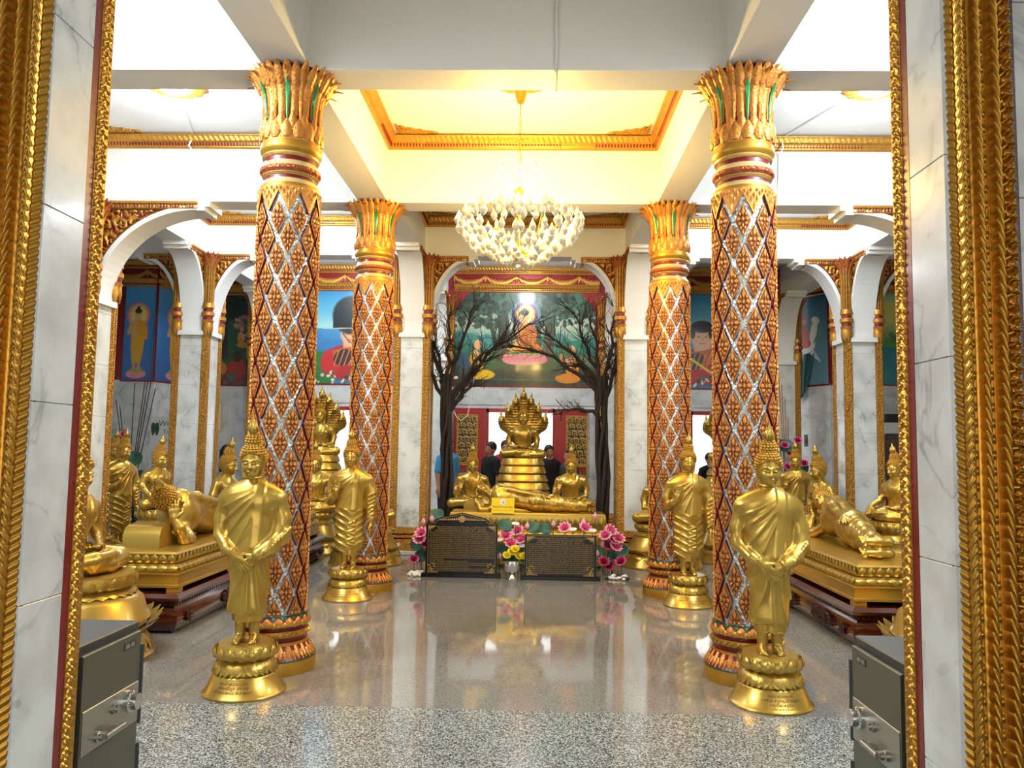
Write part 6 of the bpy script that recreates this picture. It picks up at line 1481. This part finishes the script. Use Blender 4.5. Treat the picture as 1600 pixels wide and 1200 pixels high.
person(-.36, 15.3, .2, 'redc', False, 'person standing in the glare of the middle doorway, behind the naga statue', 1.74)

# ================================================================== SMALL THINGS IN THE GALLERIES
def offering(x, y, side, flowers, sticks, smat):
    t = thing('offering_vase', 'dark vase holding tall offering sticks at the %s rear corner' % side, 'vase', (x, y, 0)); MB().lathe([(.13, 0), (.16, .1), (.20, .45), (.15, .8), (.10, .95), (.13, 1.02), (.12, 1.0), (.08, .95)], 24).build('vase', M['plastic'], t)
    for i, (a, e) in enumerate(sticks): MB().tube([(a[0]-x, 0, a[1]), (e[0]-x, .02*i, e[1])], .008, 6).build('stick', M[smat], t)
    for i, (px, pz) in enumerate(flowers): flower('lotus_flower', 1, px, y-.34, pz, 'pink lotus blossom on a tall stem in front of the %s offering vase' % side, 'flower', .85, .9, 'tall lotus stems by the %s offering vase' % side)
    for dx, pz in ((-.1, 1.7), (.12, 1.35), (.2, 1.05)): flower('lotus_leaf', 'leaf', x+dx, y-.27, pz, 'dark green lotus leaf beside the %s offering vase' % side, 'leaf', 1.5, .9, 'tall lotus leaves by the %s offering vase' % side)
offering(-6.33, 12.9, 'left', [(-6.32, 1.72), (-6.29, 1.59), (-6.22, 1.43), (-6.38, 1.38), (-6.2, 1.2), (-6.7, 1.7)], [((-6.33, .9), (-6.10, 2.62)), ((-6.34, .9), (-6.16, 2.66)), ((-6.36, .9), (-6.22, 2.6)), ((-6.38, .9), (-6.40, 2.58)), ((-6.3, .9), (-6.06, 2.5)), ((-6.4, .9), (-6.72, 2.3)), ((-6.4, .9), (-6.66, 2.2))], 'darkstick')
offering(4.42, 13.6, 'right', [(4.28, 1.70), (4.5, 1.78), (4.60, 1.41), (4.38, 1.56), (4.32, 1.35)], [((4.40, .9), (4.31, 2.86)), ((4.42, .9), (4.36, 2.75)), ((4.44, .9), (4.42, 2.5)), ((4.38, .9), (4.26, 2.6)), ((4.45, .9), (4.48, 2.2))], 'straw')
t = thing('information_board', 'white standing board with a green leaf print and grey writing, behind the left piers', 'sign', (-5.86, 13.0, 0), .12)
MB().box(-.24, .24, -.012, .012, .85, 2.03).build('board', M['paper'], t, 0); b = MB()
for s in (-1, 1): b.tube([(s*.2, .02, 0), (s*.2, .02, 1.0)], .012, 8); b.box(s*.2-.03, s*.2+.03, -.12, .16, 0, .02)
b.build('stand', M['steel'], t, 0); b = MB()
for s, dx in ((.0, -.03), (.3, .03)):
    pts = []
    for k in range(12): a = 2*PI*k/12; pts.append((-.17+dx+.035*math.sin(a)*(1-.3*math.cos(a)), 1.83-.11*math.cos(a)))
    b.prism(pts, -.015-.001*(dx > 0), -.012)
b.build('leaf_print', mat('green_print', (44, 84, 48), .5), t, 0)
for s_, z_, x_, q_ in (("Winy's", .13, .06, 1.88), ('Tribute', .085, .09, 1.76), ('Learn more', .05, .09, 1.64), ('here', .05, .14, 1.56)): b = MB(); text_flat(b, s_, z_, x_, q_, -.0135); b.build('printed_text', M['grey'], t, 0)
for i in range(9): MB().box(-.2, .2-.03*(i % 3), -.0135, -.012, 1.44-.045*i, 1.455-.045*i).build('printed_line', M['grey'], t, 0)
t = thing('wall_fan', 'black round wall fan on the left rear pilaster', 'fan', (-5.02, 15.27, 2.97)); b = MB()
b.tube([(0, 0, 0), (0, -.28, 0)], .03, 10); b.build('arm', M['plastic'], t); b = MB()
b.lathe([(.03, 0), (.10, .01), (.105, .06), (.04, .08)], 20); b.xf(Matrix.Translation((0, -.26, 0)) @ Matrix.Rotation(PI/2, 4, 'X')); b.build('motor', M['plastic'], t); b = MB()
for r in np.linspace(.05, .2, 7): b.tube([(r*math.cos(a), -.40-.03*(1-(r/.2)**2), r*math.sin(a)) for a in np.linspace(0, 2*PI, 25)], .003, 5)
for i in range(24): a = 2*PI*i/24; b.tube([(.04*math.cos(a), -.43, .04*math.sin(a)), (.2*math.cos(a), -.40, .2*math.sin(a)), (.2*math.cos(a), -.33, .2*math.sin(a))], .003, 5)
b.build('cage', M['plastic'], t); b = MB()
for i in range(4):
    a = 2*PI*i/4; b.add([(0, -.36, 0)]+[(.18*math.cos(a+q), -.36-.05*q, .18*math.sin(a+q)) for q in (0, .35, .7, 1.0)], [(0, 1, 2), (0, 2, 3), (0, 3, 4)]); 
b.build('blade', M['plastic'], t, 0); b = MB(); b.ball((0, -.445, 0), .03, 12, 8, sz=1); b.build('hub', M['paper'], t)
t = thing('picture_frame', 'pale framed notice on the wall behind the left seated profile statue', 'picture', (-6.28, 16.17, 1.86)); 
MB().box(-.09, .09, 0, .03, 0, .58).build('frame', M['cream'], t, 0); MB().box(-.065, .065, -.004, .0, .03, .55).build('print', M['paper'], t, 0)
t = thing('wooden_cabinet', 'dark reddish wooden cabinet against the lake mural wall', 'cabinet', (6.95, 15.05, 0)); MB().box(-.5, .5, -.2, .27, .05, 1.95, bev=.01).build('carcass', M['wood'], t, 0)
for s in (-1, 1): d = MB().box(s*.245-.235, s*.245+.235, -.225, -.2, .1, 1.88, bev=.006).build('door', M['wood'], t, 0); MB().ball((s*.04, -.24, 1.0), .018, 10, 6).build('knob', M['brass'], d)
MB().box(-.5, .5, -.2, .27, 0, .05).build('plinth', M['woodd'], t, 0)
t = thing('amplifier', 'black audio unit on top of the dark cabinet', 'amplifier', (6.95, 15.02, 1.95)); MB().box(-.3, .3, -.18, .18, .22, .38, bev=.006).build('case', M['plastic'], t, 0); MB().box(-.32, .32, -.2, .2, .02, .22).build('shelf_box', M['white'], t, 0); MB().ball((.0, -.185, .3), .03, 10, 6).build('knob', M['chrome'], t)
# ---- surface conduits on beams
def conduit(pts, label): tag(MB().tube(pts, .011, 8).build('cable_conduit', M['cable'], None), label, 'conduit', 'white cable conduits on the beams')
conduit([(.295, YA-B2-.014, CEIL), (.295, YA-B2-.014, BB+.02), (.295, YA-B2-.014, BB-.01), (.30, YA+B2, BB-.012)], 'white conduit down the face of the beam between the near columns')
conduit([(-3.54, 7.98, CEIL-.012), (-3.83, YB-B2-.02, CEIL-.012), (-3.83, YB-B2-.12, CEIL-.17), (-3.81, YB-B2-.014, CEIL-.22), (-3.80, YB-B2-.016, BB+.02)], 'white conduit from the lamp over the left reclining statue down the beam')
conduit([(3.27, 7.98, CEIL-.012), (2.95, YB-B2-.02, CEIL-.012), (2.93, YB-B2-.12, CEIL-.17), (2.92, YB-B2-.014, CEIL-.22), (2.90, YB-B2-.016, BB+.02)], 'white conduit from the lamp over the right reclining statue down the beam')
